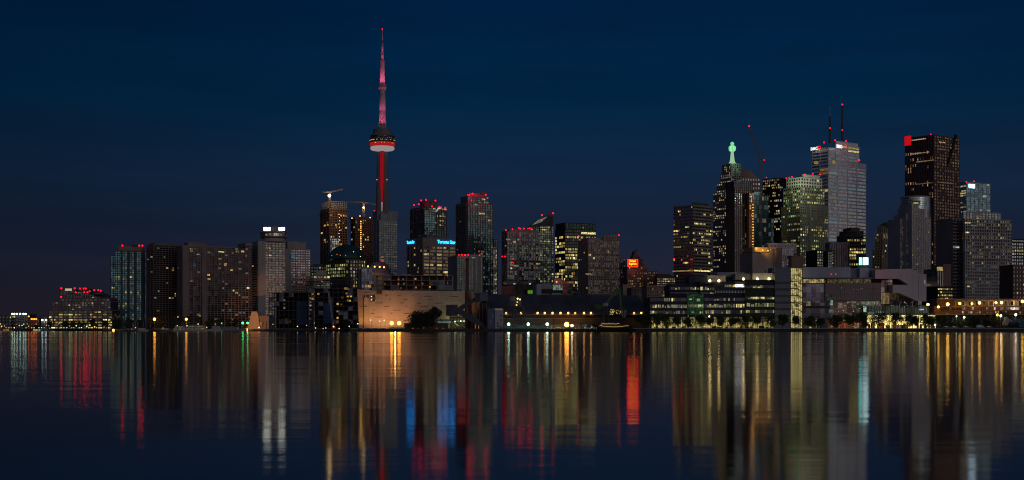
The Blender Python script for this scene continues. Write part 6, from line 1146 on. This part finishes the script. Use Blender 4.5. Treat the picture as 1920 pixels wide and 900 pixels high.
for a, b_ in zip(pts, pts[1:]): e.bar('arm', a, b_, .22, wall((.5, .45, .42)))
for n_, (x, y, k, r_, c) in enumerate(((290, 598.5, 8, 1.0, (1, .48, .10)), (349.5, 598.5, 6, .9, (1, .50, .12)))):
    street_lamp(x, 1092, y, ('brighter left' if n_ == 0 else 'right') + ' of two tall orange harbour lamps before the apartment towers', 'tall harbour lamps', c, k, r_, e_=5000, pole=(.5, .35, .15))
for x, y, k, r_, c, lb in ((213, 619, 5, .8, (1, .48, .10), 'low orange lamp at the water left of the dark barge'), (251, 618.5, 3, .6, (1, .5, .12), 'orange lamp on the quay behind the dark sailing barge'), (462, 618, 10, 1.0, (1, .50, .16), 'glaring orange lamp on the quay below the hotel podium'), (455.5, 605.5, 5, .8, (.06, 1, .28), 'left of two green harbour lights before the hotel podium'), (464.5, 605.5, 4, .75, (.1, 1, .30), 'right of two green harbour lights before the hotel podium'), (306, 616, 2.5, .5, (1, .6, .15), 'small amber lamp between the orange lit kiosks'), (416, 606, 1.2, .4, (.2, 1, .4), 'tiny green lamp among dim trees before the apartment slab'), (404, 607.5, 1.2, .4, (1, .1, .1), 'tiny red lamp among dim trees before the apartment slab'),
                         (486, 614, 2.5, .5, (1, .6, .3), 'amber lamp at the right foot of the hotel podium')):
    street_lamp(x, 1086, y, lb, None, c, k, r_, e_=500 if k > 4 else 120, ybase=None if y < 617 else 622.5)
for x0, x1, lb, k in ((289, 302, 'left orange lit kiosk with flat roof on the ferry quay', .13), (304, 318, 'right orange lit kiosk with flat roof on the ferry quay', .10), (352, 366, 'low amber ticket booth behind the large lit ferry', .12)):
    q = Px('kiosk', lb, 'kiosk', x0, 1094); q.box('wall', x0, x1, 616.6, 621, 0, 4, wall((.5, .3, .12))); q.box('roof', x0 - .6, x1 + .6, 615.8, 616.7, -.4, 5, wall((.4, .3, .2))); q.box('counter_window', x0 + 1, x1 - 1, 617.2, 619, -.1, .15, glow((1, .55, .14), k))
lf = (.035, .042, .02)
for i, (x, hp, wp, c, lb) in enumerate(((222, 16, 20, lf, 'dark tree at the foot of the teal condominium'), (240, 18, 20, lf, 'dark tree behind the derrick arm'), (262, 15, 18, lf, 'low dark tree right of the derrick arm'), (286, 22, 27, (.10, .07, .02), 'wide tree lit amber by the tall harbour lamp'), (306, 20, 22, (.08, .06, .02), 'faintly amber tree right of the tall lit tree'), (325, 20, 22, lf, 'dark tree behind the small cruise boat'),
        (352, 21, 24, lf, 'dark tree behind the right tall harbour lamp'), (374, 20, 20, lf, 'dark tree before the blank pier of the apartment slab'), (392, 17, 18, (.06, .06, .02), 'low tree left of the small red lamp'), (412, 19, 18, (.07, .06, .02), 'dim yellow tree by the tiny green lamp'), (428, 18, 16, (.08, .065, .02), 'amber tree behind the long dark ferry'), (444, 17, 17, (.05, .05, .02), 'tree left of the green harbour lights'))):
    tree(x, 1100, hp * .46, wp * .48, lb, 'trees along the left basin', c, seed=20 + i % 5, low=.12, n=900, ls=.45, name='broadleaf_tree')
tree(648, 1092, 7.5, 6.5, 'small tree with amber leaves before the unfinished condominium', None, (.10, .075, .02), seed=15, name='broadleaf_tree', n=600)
for i, (x, hp, wp, lb) in enumerate(((95, 12, 12, 'small dark tree at the left corner of the old terminal'), (122, 12, 22, 'low dark tree before the left terminal windows'), (136, 19, 26, 'tall round dark tree before the terminal, centre left'), (156, 14, 22, 'mid dark tree before the terminal between taller trees'), (176, 17, 26, 'tall dark tree before the terminal, right of centre'), (196, 14, 20, 'dark tree at the right end of the terminal'), (68, 9, 14, 'small dark tree among shore lights at far left'))):
    tree(x, 1335, hp * .56, wp * .56, lb, 'dark trees before the terminal', lf, seed=26 + i % 4, low=.06, n=900, ls=.55, name='broadleaf_tree')
rg = random.Random(5)
names_ = []
for i in range(42):
    x = 2 + i * 4.7 + rg.random() * 2; D_ = 1328; c = rg.choice(((1, .7, .35), (.7, 1, .85), (1, .5, .12), (1, .95, .7), (.6, 1, .6))); y = 621 - rg.random() ** 2 * 14
    e = empty('shore_lamp', (X(x, D_), D_, GZ), f'{(ORD + ["twenty-" + o_ for o_ in ORD[:9]] + ["thirtieth"] + ["thirty-" + o_ for o_ in ORD[:9]] + ["fortieth", "forty-first", "forty-second"])[i]} tiny lamp from the left along the far left shore', 'lamp', 'tiny lamps along the far left shore'); H = max(1.2, Z(y, D_) - GZ)
    MB().bar((0, 0, 0), (0, 0, H), .08).build('post', wall((.1, .1, .1)), e); ball('lamp_head', glow(c, rg.choice((.4, .8, 1.7)), False), e, (0, -.3, H), rg.choice((.35, .5, .6)))
for i, x in enumerate((6, 62)):
    q = Px('kiosk', ('orange lit shore kiosk at the far left edge', 'green lit shore kiosk before the far left warehouse')[i], 'kiosk', x, 1330); q.box('wall', x, x + (8, 11)[i], 617.5, 620, 0, 4, glow(((1, .45, .06), (.6, .8, .35))[i], (.5, .25)[i])); q.box('roof', x - .6, x + (8.6, 11.6)[i], 616.8, 617.6, -.5, 5, wall((.2, .15, .1)))
# site lamps and small lights along the unfinished condominiums and dark quay
for i, (x, y, c, k) in enumerate(((512, 608, AMB, .8), (558, 612, WARM, 1.4), (575, 610, AMB, .8), (592, 615, (1, .9, .8), .9), (606, 616, AMB, .8), (611, 615, WHT, .8), (636, 616, WARM, 1.5), (671, 607, (1, .8, .6), 1.8), (655, 612, (.8, 1, .7), .9))):
    street_lamp(x, 1082, y, f'{ORD[i]} small site lamp from the left below the unfinished condominiums', 'small site lamps', c, k, .4)


for i in range(28):
    x = 1212 + i * 25.4; q = Px('dock_fender', f'{(ORD + ["twenty-first", "twenty-second", "twenty-third", "twenty-fourth", "twenty-fifth", "twenty-sixth", "twenty-seventh", "twenty-eighth"])[i]} timber fender from the left on the dark right quay wall', 'fender', x, 844.2, 'timber fenders on the quay wall', z=0)
    q.box('post', x, x + .8, 616.4, 622.6, -.15, .3, wall((.05, .04, .03))); q.box('cap', x - .1, x + .9, 616.0, 616.4, -.25, .5, wall((.3, .27, .2)))
